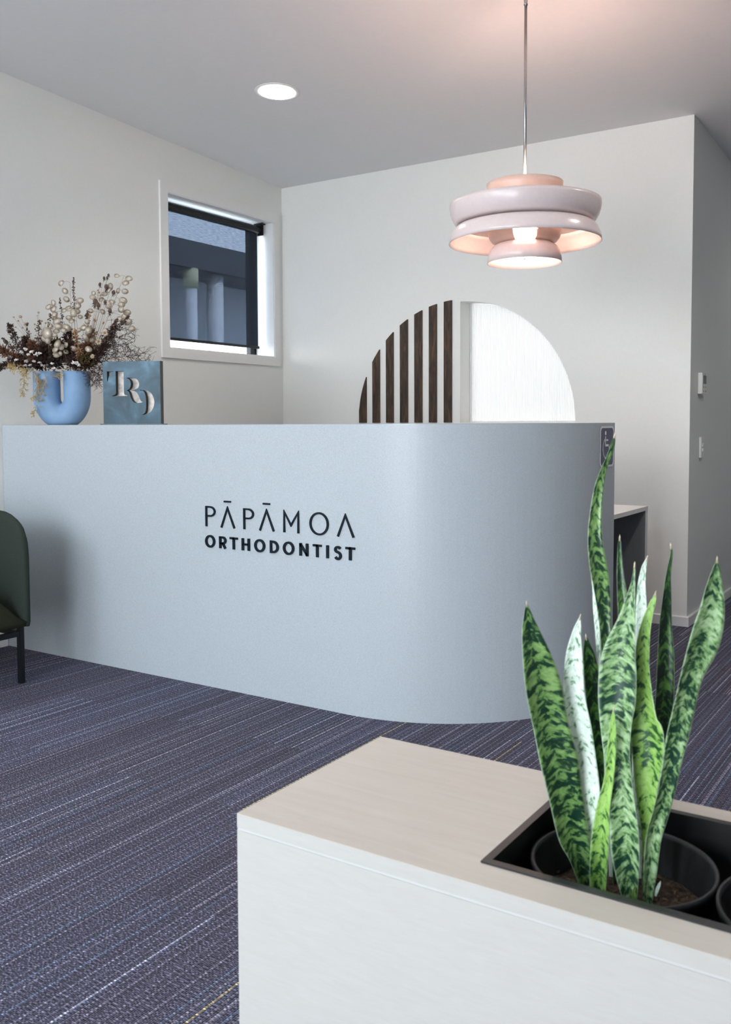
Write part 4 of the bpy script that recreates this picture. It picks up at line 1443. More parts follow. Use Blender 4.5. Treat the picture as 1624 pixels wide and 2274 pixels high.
def snake_leaf(key, kind, yaw, rows):
    rows = [tuple(r_) for r_ in reversed(rows)]          # base -> tip
    if not key.startswith('S'):                            # run the base down into the soil
        b0 = rows[0]
        rows = [(b0[0], b0[1], 0.464, max(0.008, b0[3] * 0.92))] + rows
    nseg = 46 if not key.startswith('S') else 14
    n = len(rows)
    nrm0 = Matrix.Rotation(math.radians(yaw), 3, 'Z') @ TOCAM
    cs = math.cos(math.radians(yaw))
    bm_ = bmesh.new()
    uvl = bm_.loops.layers.uv.new('UVMap')
    NV = 9
    F, B = [], []
    length = 0.0
    prev = None
    lens = []
    fold = 0.20 if kind != 'pale' else 0.14
    for i in range(nseg + 1):
        x_, y_, z_, w_ = catmull(rows, (n - 1) * i / nseg)
        c = Vector((x_, y_, z_))
        if prev is not None:
            length += (c - prev).length
        prev = c
        lens.append(length)
        x2, y2, z2, _ = catmull(rows, min(n - 1, (n - 1) * i / nseg + 0.05))
        x1, y1, z1, _ = catmull(rows, max(0, (n - 1) * i / nseg - 0.05))
        tg = Vector((x2 - x1, y2 - y1, z2 - z1)).normalized()
        side = Vector((-nrm0.y, nrm0.x, 0))
        side = (side - tg * side.dot(tg)).normalized()
        nn = tg.cross(side).normalized()
        if nn.dot(nrm0) < 0:
            nn = -nn
        w_ = max(w_, 0.0008) / cs
        th_ = min(0.0032, 0.0009 + w_ * 0.05)
        base_curl = 1.0 + 1.4 * max(0.0, 1 - i / (nseg * 0.35))
        wav = 0.0018 * math.sin(length * 34 + yaw)
        fr_, br_ = [], []
        for k in range(NV):
            u = -1 + 2 * k / (NV - 1)
            dep = (u * u - 0.45) * w_ * fold * base_curl
            edge = wav * u * u * (1 if u > 0 else -0.7) * min(1.0, w_ / 0.03)
            p = c + side * (u * w_ / 2) + nn * (dep + edge)
            tt_ = th_ * (1 - 0.75 * u * u)
            fr_.append(bm_.verts.new(p + nn * tt_ / 2))
            br_.append(bm_.verts.new(p - nn * tt_ / 2))
        F.append(fr_)
        B.append(br_)

    def quad(a, b__, c_, d_, ua, ub, la, lb):
        f_ = bm_.faces.new((a, b__, c_, d_))
        for lp, (uu, ll) in zip(f_.loops, ((ua, la), (ub, la), (ub, lb), (ua, lb))):
            lp[uvl].uv = (uu, ll)
    for i in range(nseg):
        for k in range(NV - 1):
            ua, ub = k / (NV - 1), (k + 1) / (NV - 1)
            quad(F[i][k], F[i][k + 1], F[i + 1][k + 1], F[i + 1][k], ua, ub, lens[i], lens[i + 1])
            quad(B[i][k + 1], B[i][k], B[i + 1][k], B[i + 1][k + 1], ub, ua, lens[i], lens[i + 1])
        quad(B[i][0], F[i][0], F[i + 1][0], B[i + 1][0], 0, 0, lens[i], lens[i + 1])
        quad(F[i][-1], B[i][-1], B[i + 1][-1], F[i + 1][-1], 1, 1, lens[i], lens[i + 1])
    bmesh.ops.translate(bm_, verts=bm_.verts, vec=-sp_.location)
    nm = 'shoot' if key.startswith('S') else 'leaf'
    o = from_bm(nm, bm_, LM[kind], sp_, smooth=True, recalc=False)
    if not key.startswith('S'):
        o['label'] = LEAF_LABEL[kind]
        t_ = Vector(rows[-1][:3]) - sp_.location
        d_ = (Vector(rows[-1][:3]) - Vector(rows[-2][:3])).normalized()
        bt = bmesh.new()
        tube(bt, [t_ - d_ * 0.006, t_, t_ + d_ * 0.004], [0.0012, 0.0011, 0.0003], 6)
        q_ = from_bm('leaf_tip', bt, M_LEAFTIP, o, smooth=True)
    return o


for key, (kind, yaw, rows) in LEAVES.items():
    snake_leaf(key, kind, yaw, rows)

# ------------------------------------------------------------------ vase
def vase_mat():
    m, t, b = mat('soft_blue_ceramic')
    co = N(t, 'ShaderNodeTexCoord')
    nz = N(t, 'ShaderNodeTexNoise', i_Scale=14.0, i_Detail=3.0)
    t.links.new(co.outputs['Object'], nz.inputs['Vector'])
    r = ramp(t, [(0.3, (0.205, 0.34, 0.54)), (0.7, (0.26, 0.41, 0.61))])
    t.links.new(nz.outputs[0], r.inputs[0])
    t.links.new(r.outputs[0], b.inputs['Base Color'])
    b.inputs['Roughness'].default_value = 0.6
    b.inputs['Specular IOR Level'].default_value = 0.3
    return m


M_VASE = vase_mat()
VC = Vector((-3.8430, 3.085, DH))
VR = Vector((0.8366, 0.5477, 0))          # to the right in the vase's own plane
VN = Vector((0.5477, -0.8366, 0))         # out of that plane, towards the room
PXM = 0.002267                            # metres per design unit
va = thing('u_shaped_vase', 'pale blue U-shaped ceramic vase with a narrow slot between its two arms', 'vase', VC)


def vpt(u, v, w=0.0):
    """design units: u right of the vase axis, v above the ledge, w metres out of the plane -> local point"""
    return VR * (u * PXM) + Vector((0, 0, v * PXM)) + VN * w


# two tubes joined by a bend: rings of an ellipse-like section along the U path
bm = bmesh.new()
path2 = []
rt = 29.0
ax_ = 33.5
zc = 62.0                                  # height where the bend starts
for i in range(9):
    path2.append((-ax_, 118.0 - (118.0 - zc) * i / 8, 0.0, -1.0))
for i in range(1, 24):
    a = PI + PI * i / 24
    path2.append((ax_ * math.cos(a), zc + ax_ * 1.28 * math.sin(a), -math.sin(a), math.cos(a)))
for i in range(9):
    path2.append((ax_, zc + (118.0 - zc) * i / 8, 0.0, 1.0))
SEGV = 28


def vring(p, r_, ry):
    u, v, du, dv = p
    L2 = math.hypot(du, dv)
    du, dv = du / L2, dv / L2
    nu_, nv_ = dv, -du
    out = []
    for k in range(SEGV):
        a = 2 * PI * k / SEGV
        uu = u + nu_ * r_ * math.cos(a)
        vv = v + nv_ * r_ * math.cos(a)
        out.append(bm.verts.new(vpt(uu, max(0.3, vv), ry * math.sin(a) * PXM)))
    return out


rings = []
for p in path2:
    rings.append(vring(p, rt, 31.0))
for a, b_ in zip(rings, rings[1:]):
    for k in range(SEGV):
        j = (k + 1) % SEGV
        bm.faces.new((a[k], a[j], b_[j], b_[k]))
for end, first in ((0, True), (-1, False)):
    p = path2[end]
    inn = vring(p, rt - 2.2, 28.8)
    p2 = (p[0], p[1] - 40, p[2], p[3])
    deep = vring(p2, rt - 2.4, 28.6)
    a = rings[end]
    for k in range(SEGV):
        j = (k + 1) % SEGV
        bm.faces.new((a[k], inn[k], inn[j], a[j]))
        bm.faces.new((inn[k], deep[k], deep[j], inn[j]))
    bm.faces.new(deep)
bmesh.ops.remove_doubles(bm, verts=bm.verts, dist=0.00005)
from_bm('vase_body', bm, M_VASE, va, smooth=True)

# ------------------------------------------------------------------ dried flowers
M_STEM = plain('dry_stem_brown', (0.105, 0.062, 0.040), rough=0.8, nscale=60, namt=0.3)
M_STEMP = plain('dry_stem_pale', (0.30, 0.20, 0.13), rough=0.8, nscale=60, namt=0.3)
M_TWIG = plain('dark_twig', (0.050, 0.032, 0.030), rough=0.8, nscale=60, namt=0.3)
M_RUST = plain('rust_brown_leaf', (0.17, 0.070, 0.034), rough=0.8, nscale=40, namt=0.45)
M_DKBROWN = plain('dark_brown_leaf', (0.058, 0.030, 0.024), rough=0.85, nscale=40, namt=0.5)
M_TAN = plain('tan_leaf', (0.34, 0.215, 0.125), rough=0.8, nscale=40, namt=0.35)
M_OLIVE = plain('olive_leaf', (0.115, 0.085, 0.035), rough=0.8, nscale=40, namt=0.35)
M_YEL = plain('straw_fern', (0.50, 0.36, 0.14), rough=0.8, nscale=60, namt=0.25)
M_BERRY = plain('brown_seed_bead', (0.110, 0.062, 0.045), rough=0.7, nscale=90, namt=0.4)
M_BEIGE = plain('beige_seed_head', (0.42, 0.31, 0.21), rough=0.8, nscale=90, namt=0.3)
M_STAR = plain('copper_bract', (0.46, 0.27, 0.145), rough=0.8, nscale=90, namt=0.3)
M_THISTLE = plain('grey_brown_thistle', (0.125, 0.085, 0.065), rough=0.85, nscale=200, namt=0.5)
M_WHITE = plain('white_statice', (0.78, 0.73, 0.69), rough=0.8, nscale=120, namt=0.15)
M_GREYW = plain('grey_white_statice', (0.50, 0.45, 0.43), rough=0.85, nscale=120, namt=0.25)
M_CREAM = plain('cream_everlasting', (0.82, 0.72, 0.55), rough=0.8, nscale=120, namt=0.15)


def pod_mat():
    m, t, b = mat('honesty_pod_membrane')
    out = t.nodes['Material Output']
    co = N(t, 'ShaderNodeTexCoord')
    nz = N(t, 'ShaderNodeTexNoise', i_Scale=60.0, i_Detail=3.0)
    t.links.new(co.outputs['Object'], nz.inputs['Vector'])
    r = ramp(t, [(0.3, (0.78, 0.67, 0.52)), (0.7, (0.94, 0.89, 0.80))])
    t.links.new(nz.outputs[0], r.inputs[0])
    df = N(t, 'ShaderNodeBsdfDiffuse')
    tl_ = N(t, 'ShaderNodeBsdfTranslucent')
    gl = N(t, 'ShaderNodeBsdfGlossy')
    gl.inputs['Roughness'].default_value = 0.25
    tr = N(t, 'ShaderNodeBsdfTransparent')
    t.links.new(r.outputs[0], df.inputs[0])
    t.links.new(r.outputs[0], tl_.inputs[0])
    mx = N(t, 'ShaderNodeMixShader')
    mx.inputs[0].default_value = 0.35
    t.links.new(df.outputs[0], mx.inputs[1])
    t.links.new(tl_.outputs[0], mx.inputs[2])
    m2 = N(t, 'ShaderNodeMixShader')
    m2.inputs[0].default_value = 0.10
    t.links.new(mx.outputs[0], m2.inputs[1])
    t.links.new(gl.outputs[0], m2.inputs[2])
    m3 = N(t, 'ShaderNodeMixShader')
    m3.inputs[0].default_value = 0.18
    t.links.new(m2.outputs[0], m3.inputs[1])
    t.links.new(tr.outputs[0], m3.inputs[2])
    t.links.new(m3.outputs[0], out.inputs[0])
    return m


M_POD = pod_mat()
M_PODRIM = plain('honesty_pod_rim', (0.42, 0.32, 0.22), rough=0.7, nscale=90, namt=0.2)
rnd = random.Random(21)


def dpx(x, y, w=0.0):
    """photo-scale drawing units of the bouquet -> local point (u from the vase axis, v above the ledge)"""
    return vpt(x - 137.0, 941.0 - y, w)


def bez(p0, p1_, p2, n=10):
    return [p0 * (1 - t) ** 2 + p1_ * 2 * t * (1 - t) + p2 * t * t for t in [i / n for i in range(n + 1)]]


def flower(name, label, group=None):
    return thing(name, label, 'dried flower', VC, group)


def root_at(x, w=None):
    """a point down inside one of the two vase arms"""
    ctr = 103.5 if x < 137 else 170.5
    jx = max(-20, min(20, (x - ctr) * 0.35))
    return dpx(ctr + jx, 850, rnd.uniform(-0.03, 0.03))


def mouth(x):
    ctr = 103.5 if x < 137 else 170.5
    return max(-20, min(20, (x - ctr) * 0.7)) + ctr


def stem_curve(x, y, w, bend=0.0, n=12):
    tip = dpx(x, y, w)
    m_ = dpx(mouth(x), 818, w * 0.25)
    mid = (m_ + tip) * 0.5 + Vector((0, 0, 0.02)) + VR * bend
    return [root_at(x)] + bez(m_, mid, tip, n)


def leaflet(bm_, p, d, n_, L, W):
    s = d.cross(n_)
    if s.length < 1e-6:
        s = Vector((1, 0, 0))
    s.normalize()
    n2 = s.cross(d).normalized()
    a = bm_.verts.new(p)
    b_ = bm_.verts.new(p + d * L * 0.5 + s * W + n2 * W * .5)
    c = bm_.verts.new(p + d * L)
    e_ = bm_.verts.new(p + d * L * 0.5 - s * W + n2 * W * .5)
    bm_.faces.new((a, b_, c))
    bm_.faces.new((a, c, e_))


def rdir(base=None, spread=1.0):
    v = Vector((rnd.gauss(0, 1), rnd.gauss(0, 1), rnd.gauss(0, 1)))
    v.normalize()
    if base is not None:
        v = (base + v * spread).normalized()
    return v


def stem_part(f, pts, r0=0.0016, r1=0.0007, m=None):
    bm_ = bmesh.new()
    n = len(pts)
    tube(bm_, pts, [r0 + (r1 - r0) * i / (n - 1) for i in range(n)], 5)
    return from_bm('stem', bm_, m or M_STEM, f, smooth=True)


def pod(f, c, r_, d, n_):
    """one flat seed pod: a thin lens-shaped disc with a rim, joined by its stalk end"""
    s = d.cross(n_).normalized()
    bm_ = bmesh.new()
    K = 16
    top = bm_.verts.new(c + n_ * r_ * 0.10)
    bot = bm_.verts.new(c - n_ * r_ * 0.06)
    ring = []
    for k in range(K):
        a = 2 * PI * k / K
        k1 = 1.08 if math.cos(a) > 0 else 0.98
        ring.append(bm_.verts.new(c + d * math.cos(a) * r_ * 1.12 * k1 + s * math.sin(a) * r_ * 0.92 + n_ * 0.10 * r_ * math.sin(2 * a)))
    for k in range(K):
        j = (k + 1) % K
        bm_.faces.new((top, ring[k], ring[j]))
        bm_.faces.new((bot, ring[j], ring[k]))
    pts = [v.co.copy() for v in ring]
    o = from_bm('seed_pod', bm_, M_POD, f, smooth=True)
    bm_ = bmesh.new()
    tube(bm_, pts + [pts[0]], 0.0006, 4, cap=False)
    from_bm('pod_rim', bm_, M_PODRIM, o)
    return o


def honesty(label, x, y, w, pods, bend=0.0):
    f = flower('honesty_stem', label)
    pts = stem_curve(x, y, w, bend)
    stem_part(f, pts, 0.0016, 0.0006, M_STEMP)
    bm_ = bmesh.new()
    for (px_, py_, pr_) in pods:
        pw = w + rnd.uniform(-0.025, 0.035)
        c = dpx(px_, py_, pw)
        best = min(pts[2:], key=lambda q_: (q_ - c).length + 0.35 * max(0.0, q_.z - c.z + 0.02))
        d = (c - best)
        d = d.normalized() if d.length > 1e-4 else Vector((0, 0, 1))
        n_ = rdir(VN, 0.55)
        dd_ = (d - n_ * d.dot(n_)).normalized()
        r_ = pr_ * PXM
        foot = c - dd_ * r_ * 1.1
        if (foot - best).length > 0.002:
            tube(bm_, bez(best, (best + foot) / 2 + Vector((0, 0, 0.008)), foot, 5), 0.0006, 4)
        pod(f, c, r_, dd_, n_)
    q_ = from_bm('stalks', bm_, M_STEMP, f)
    q_['kind'] = 'stuff'


honesty('tall honesty stem left of centre nodding over a pale pod at its tip', 160, 628, 0.0,
        [(143, 630, 7.0), (152, 648, 6.5), (150, 664, 6.5), (158, 684, 6), (170, 690, 7)], 0.0)
honesty('honesty stem thick with round pods over the left arm of the vase', 128, 676, 0.03,
        [(126, 674, 7), (121, 684, 6.5), (131, 689, 7.2), (149, 690, 6.5), (126, 704, 7), (134, 701, 6), (136, 714, 9), (140, 726, 8.5), (117, 724, 7), (137, 737, 6.5)], -0.01)
honesty('honesty stem with plump cream pods above the slot of the vase', 178, 670, 0.04,
        [(187, 670, 7), (184, 683, 7), (161, 687, 7.5), (176, 699, 8), (159, 706, 6.5), (167, 714, 6), (186, 705, 5), (158, 729, 8.5), (154, 736, 6), (196, 730, 7), (182, 733, 6)], 0.0)
honesty('tallest honesty spray arching out to the upper right with see-through pods', 279, 614, 0.0,
        [(261, 612, 5.5), (290, 620, 7.5), (283, 630, 7), (283, 649, 6.5), (266, 646, 6), (275, 667, 8), (274, 678, 7), (274, 689, 7.5), (284, 694, 7.5), (277, 702, 7), (266, 707, 6.5), (284, 714, 9), (292, 729, 7.5)], 0.02)
honesty('short honesty spray with greyish pods over the right arm of the vase', 205, 720, 0.06,
        [(206, 718, 6), (209, 735, 7), (211, 756, 5.5), (201, 752, 7), (209, 777, 7), (174, 775, 6.5)], 0.01)
honesty('low honesty spray with overlapping pods just above the slot', 150, 765, 0.085,
        [(146, 766, 8.5), (151, 772, 7), (137, 777, 7.5), (137, 788, 7.5), (160, 768, 6), (149, 787, 5), (158, 782, 5)], 0.0)
honesty('honesty stem with one big tan pod at the left of the bouquet', 122, 745, 0.075,
        [(121, 744, 12.5), (113, 753, 8), (124, 760, 6), (139, 748, 5)], -0.01)
honesty('honesty sprig with ghostly pods among the copper stars at upper right', 245, 640, -0.03,
        [(246, 637, 7.5), (244, 645, 6.5), (209, 660, 6), (207, 649, 5), (233, 652, 6), (248, 669, 6.5), (243, 680, 6), (226, 690, 6), (199, 688, 5.5), (226, 664, 6)], 0.01)


# seed-bead stems
def beads(name, label, x, y, w, n, spread, r_, m, mst, bend=0.0, frac=0.55):
    f = flower(name, label)
    pts = stem_curve(x, y, w, bend)
    stem_part(f, pts, 0.0014, 0.0005, mst)
    bm_ = bmesh.new()
    sm = bmesh.new()
    for i in range(n):
        t = 1 - frac * rnd.random() ** 1.2
        k = t * (len(pts) - 1)
        i0 = min(int(k), len(pts) - 2)
        p = pts[i0].lerp(pts[i0 + 1], k - i0)
        tp = (1 - t) / frac
        o_ = rdir(None) * spread * PXM * (0.25 + 0.9 * tp) * rnd.uniform(0.3, 1)
        o_.z = abs(o_.z) * 0.8
        bmesh.ops.create_icosphere(bm_, subdivisions=1, radius=r_ * PXM * rnd.uniform(0.7, 1.2), matrix=Matrix.Translation(p + o_))
        tube(sm, [p, p + o_], 0.0004, 3)
    q_ = from_bm('seed_beads', bm_, m, f, smooth=True)
    q_['kind'] = 'stuff'
    q_ = from_bm('stalks', sm, mst, f)
    q_['kind'] = 'stuff'
    return f


beads('seed_spike', 'slender dark seed spike rising highest at the middle of the bouquet', 169, 618, 0.01, 80, 9, 1.35, M_BERRY, M_TWIG, 0.0, 0.40)
beads('seed_spike', 'short dark seed spike leaning left of the tallest spike', 139, 662, 0.02, 46, 7, 1.4, M_BERRY, M_TWIG, 0.0, 0.40)
beads('seed_spike', 'dark seed spike just left of the honesty cluster', 118, 698, 0.02, 60, 12, 1.5, M_BERRY, M_TWIG, -0.01, 0.5)
beads('seed_spike', 'dark seed spike at the left with a blackish tip', 67, 717, 0.02, 50, 11, 1.6, M_BERRY, M_TWIG, -0.03, 0.5)
beads('seed_spray', 'brown beaded spray behind the cream pods', 196, 690, -0.02, 110, 20, 1.3, M_BERRY, M_STEM, 0.0, 0.6)
beads('seed_spray', 'brown beaded spray over the left arm', 90, 712, 0.0, 80, 16, 1.5, M_BERRY, M_STEM, -0.02, 0.5)
beads('seed_spray', 'long brown beaded spray reaching right above the twigs', 290, 704, 0.03, 150, 14, 1.7, M_BERRY, M_STEM, 0.02, 0.62)
beads('seed_spray', 'second beaded spray at right, ending below the first', 268, 712, 0.05, 120, 15, 1.8, M_BERRY, M_STEM, 0.02, 0.62)
beads('seed_spray', 'pinkish beaded spray in front at the middle', 178, 735, 0.07, 170, 20, 1.45, M_STAR, M_STEM, 0.0, 0.75)
beads('seed_spray', 'low beaded spray reaching out of frame at the left', 14, 752, 0.03, 120, 16, 1.5, M_BERRY, M_STEM, -0.04, 0.6)
f = flower('scabious_stem', 'wispy stems with small beige buttons at the far left')
bm = bmesh.new()
bs = bmesh.new()
for (bx_, by_, r_) in ((37, 704, 2.2), (52, 703, 4.0), (47, 712, 2.4), (61, 719, 3.8), (92, 694, 2.6), (98, 713, 3.0), (56, 727, 2.4), (83, 720, 2.4), (116, 698, 2.2), (41, 726, 2.0), (89, 701, 1.2), (107, 717, 2.6)):
    c = dpx(bx_, by_, 0.02)
    tube(bs, bez(dpx(92, 800, 0.0), dpx((bx_ + 95) / 2, 745, 0.02), c, 8), 0.0005, 3)
    bmesh.ops.create_icosphere(bm, subdivisions=2, radius=r_ * PXM, matrix=Matrix.Translation(c) @ Matrix.Scale(0.8, 4, (0, 0, 1)))
tube(bs, [root_at(92), dpx(92, 800, 0.0)], 0.0012, 4)
from_bm('stem', bs, M_STEM, f)
q = from_bm('buttons', bm, M_BEIGE, f, smooth=True)
q['kind'] = 'stuff'

# thistles and copper stars
for lbl, heads in (('thistle stem with three small heads at the top right of centre', ((243, 611, 2.6), (241, 617, 2.4), (236, 619, 2.6))),
                   ('thistle stem with a lone grey head left of the copper stars', ((226, 632, 3.0), (240, 638, 4.2))),
                   ('thistle stem with two large shaggy heads below the copper stars', ((214, 670, 5.2), (223, 678, 4.0))),
                   ('thistle stem with a grey head beside the tallest honesty spray', ((258, 651, 3.6), (235, 670, 3.0))),
                   ('low thistle stem with heads over the right arm', ((196, 699, 4.0), (251, 692, 4.2), (200, 745, 3.4)))):
    f = flower('thistle_stem', lbl)
    bs, bm = bmesh.new(), bmesh.new()
    base = root_at(heads[0][0])
    for (hx, hy, r_) in heads:
        w_ = rnd.uniform(-0.02, 0.04)
        c = dpx(hx, hy, w_)
        tube(bs, [base] + bez(dpx(mouth(hx), 818, 0.0), dpx((mouth(hx) + hx) / 2 - 3, (818 + hy) / 2, w_), c, 8), 0.0006, 4)
        bh = bmesh.new()
        bmesh.ops.create_icosphere(bh, subdivisions=2, radius=r_ * PXM, matrix=Matrix.Translation(c) @ Matrix.Scale(1.35, 4, (0, 0, 1)))
        for v in bh.verts:
            v.co += (v.co - c) * rnd.uniform(-0.12, 0.22)
        for k in range(14):
            d = rdir(Vector((0, 0, -0.4)), 0.9)
            leaflet(bh, c + Vector((0, 0, -r_ * PXM)), d, rdir(), r_ * PXM * 2.2, r_ * PXM * 0.18)
        from_bm('thistle_head', bh, M_THISTLE, f)
    from_bm('stem', bs, M_STEMP, f, smooth=True)
for lbl, heads in (('copper star flowers on thin stems, upper right of the bouquet', ((225, 651, 6), (231, 657, 6), (222, 646, 5), (250, 673, 5))),
                   ('copper star flowers low on the right, in front of the pods', ((208, 702, 6.5), (214, 711, 6.5), (237, 719, 5.5), (204, 706, 5), (205, 725, 5)))):
    f = flower('star_flower_stem', lbl)
    bs = bmesh.new()
    base = root_at(heads[0][0])
    for (hx, hy, r_) in heads:
        w_ = rnd.uniform(0.0, 0.05)
        c = dpx(hx, hy, w_)
        tube(bs, [base] + bez(dpx(mouth(hx), 818, 0.0), dpx((mouth(hx) + hx) / 2, (818 + hy) / 2, w_), c, 8), 0.0006, 4)
        bh = bmesh.new()
        for k in range(11):
            leaflet(bh, c, rdir(VN * 0.3, 1.0), rdir(), r_ * PXM * rnd.uniform(0.8, 1.1), r_ * PXM * 0.16)
        from_bm('star_head', bh, M_STAR, f)
    from_bm('stem', bs, M_STEMP, f, smooth=True)


# leafy sprays
def spray(name, label, x, y, w, n, L, W, m, mst=None, bend=0.0, frac=0.8, spread=12, droop=0.0, group=None):
    f = flower(name, label, group)
    pts = stem_curve(x, y, w, bend)
    if droop:
        tip = dpx(x, y, w)
        m_ = dpx(mouth(x), 816, 0.02)
        pts = [root_at(x)] + bez(m_, dpx((mouth(x) + x) / 2, min(816, y) - 22, w), tip, 12)
    stem_part(f, pts, 0.0016, 0.0006, mst or M_STEM)
    bm_, sm = bmesh.new(), bmesh.new()
    for i in range(n):
        t = 1 - frac * rnd.random()
        k = t * (len(pts) - 1)
        i0 = min(int(k), len(pts) - 2)
        p = pts[i0].lerp(pts[i0 + 1], k - i0)
        ax = (pts[i0 + 1] - pts[i0]).normalized()
        d = rdir(ax * 0.55, 0.9)
        l_ = spread * PXM * rnd.uniform(0.2, 1.0) * (0.35 + 0.9 * (1 - t) / frac)
        q_ = p + d * l_
        if l_ > 0.004:
            tube(sm, [p, q_], 0.0004, 3)
        for kk in range(3):
            leaflet(bm_, p + d * l_ * rnd.uniform(0.3, 1.0), rdir(d, 0.6), rdir(), L * PXM * rnd.uniform(0.6, 1.2), W * PXM * rnd.uniform(0.7, 1.2))
    q_ = from_bm('leaflets', bm_, m, f)
    q_['kind'] = 'stuff'
    q_ = from_bm('twiglets', sm, mst or M_STEM, f)
    q_['kind'] = 'stuff'
    return f


spray('brown_foliage_stem', 'reddish brown leafy stem arching up at the far left', 30, 722, 0.03, 170, 8, 1.1, M_DKBROWN, bend=-0.05, spread=14)
spray('brown_foliage_stem', 'rust leafy stem reaching level out of frame at the left', 2, 772, 0.05, 260, 9, 1.3, M_RUST, bend=-0.03, spread=20)
spray('brown_foliage_stem', 'dark brown leafy stem drooping at the lower left', 8, 815, 0.04, 240, 8, 1.1, M_DKBROWN, spread=18, droop=1)
spray('brown_foliage_stem', 'dense dark brown foliage over the left arm', 62, 752, 0.02, 330, 8, 1.3, M_DKBROWN, bend=-0.03, spread=22)
spray('brown_foliage_stem', 'rust foliage at the left of the vase middle', 84, 762, 0.06, 240, 9, 1.2, M_RUST, bend=-0.02, spread=22)
spray('brown_foliage_stem', 'dark brown filler low in the left arm', 105, 775, 0.05, 330, 9, 1.6, M_DKBROWN, spread=30)
spray('brown_foliage_stem', 'olive brown filler low in the middle', 132, 762, 0.02, 300, 11, 2.2, M_OLIVE, spread=30)
spray('brown_foliage_stem', 'dark brown filler low in the right arm', 165, 768, 0.03, 380, 9, 1.7, M_DKBROWN, spread=34)
spray('brown_foliage_stem', 'rust brown filler leaning right above the rim', 196, 772, 0.05, 330, 9, 1.5, M_RUST, bend=0.02, spread=28)
spray('brown_foliage_stem', 'dark brown stem under the long beaded spray at right', 262, 722, 0.02, 190, 6, 1.1, M_DKBROWN, bend=0.03, spread=20)
spray('brown_foliage_stem', 'dark brown tuft at the right edge above the twigs', 243, 768, 0.05, 170, 10, 1.2, M_DKBROWN, bend=0.03, spread=14)
spray('brown_foliage_stem', 'tan leafy filler behind the copper stars', 210, 735, 0.01, 220, 8, 1.2, M_TAN, spread=22)
spray('brown_foliage_stem', 'olive tan filler low at the right rim', 200, 795, 0.07, 200, 9, 1.4, M_OLIVE, spread=22)
spray('brown_foliage_stem', 'tan fern tuft low at the right of the slot', 188, 778, 0.085, 150, 7, 0.8, M_STAR, spread=16)
spray('brown_foliage_stem', 'dark grey-brown filler behind the pods', 150, 730, -0.03, 260, 8, 1.3, M_DKBROWN, spread=26)
spray('brown_foliage_stem', 'dark brown filler behind the left seed spikes', 98, 738, -0.03, 260, 8, 1.2, M_DKBROWN, spread=26)

spray('brown_foliage_stem', 'dark brown filler along the left rim', 92, 806, 0.055, 260, 8, 1.5, M_DKBROWN, spread=20, frac=0.6)
spray('brown_foliage_stem', 'near-black filler at the middle of the rim', 128, 802, 0.045, 260, 8, 1.5, M_TWIG, spread=22, frac=0.6)
spray('brown_foliage_stem', 'dark brown filler along the right rim', 174, 804, 0.055, 300, 8, 1.5, M_DKBROWN, spread=24, frac=0.6)
spray('brown_foliage_stem', 'brown filler at the outer right of the rim', 196, 806, 0.03, 220, 8, 1.4, M_DKBROWN, spread=18, frac=0.6)
spray('brown_foliage_stem', 'red-brown twiggy stem low at the far left of the rim', 40, 790, 0.03, 260, 7, 1.0, M_DKBROWN, spread=20)


# statice clusters and everlastings
def statice(label, x, y, w, m, spots):
    f = flower('statice_stem', label)
    bs, bm_ = bmesh.new(), bmesh.new()
    j = dpx(x, y, w)
    tube(bs, [root_at(x)] + bez(dpx(mouth(x), 818, 0.02), dpx((mouth(x) + x) / 2, (818 + y) / 2, w), j, 6), 0.001, 4)
    for (sx, sy, r_) in spots:
        c0 = dpx(sx, sy, w + 0.01)
        tube(bs, [j, c0], 0.0006, 3)
        for k in range(int(9 + r_ * 2)):
            o_ = rdir() * r_ * PXM * rnd.uniform(0.2, 1.0)
            o_.z *= 0.65
            bmesh.ops.create_icosphere(bm_, subdivisions=1, radius=PXM * rnd.uniform(1.1, 2.0), matrix=Matrix.Translation(c0 + o_))
    for v in bm_.verts:
        v.co += rdir() * 0.0006
    from_bm('stem', bs, M_STEM, f)
    q_ = from_bm('florets', bm_, m, f, smooth=True)
    q_['kind'] = 'stuff'


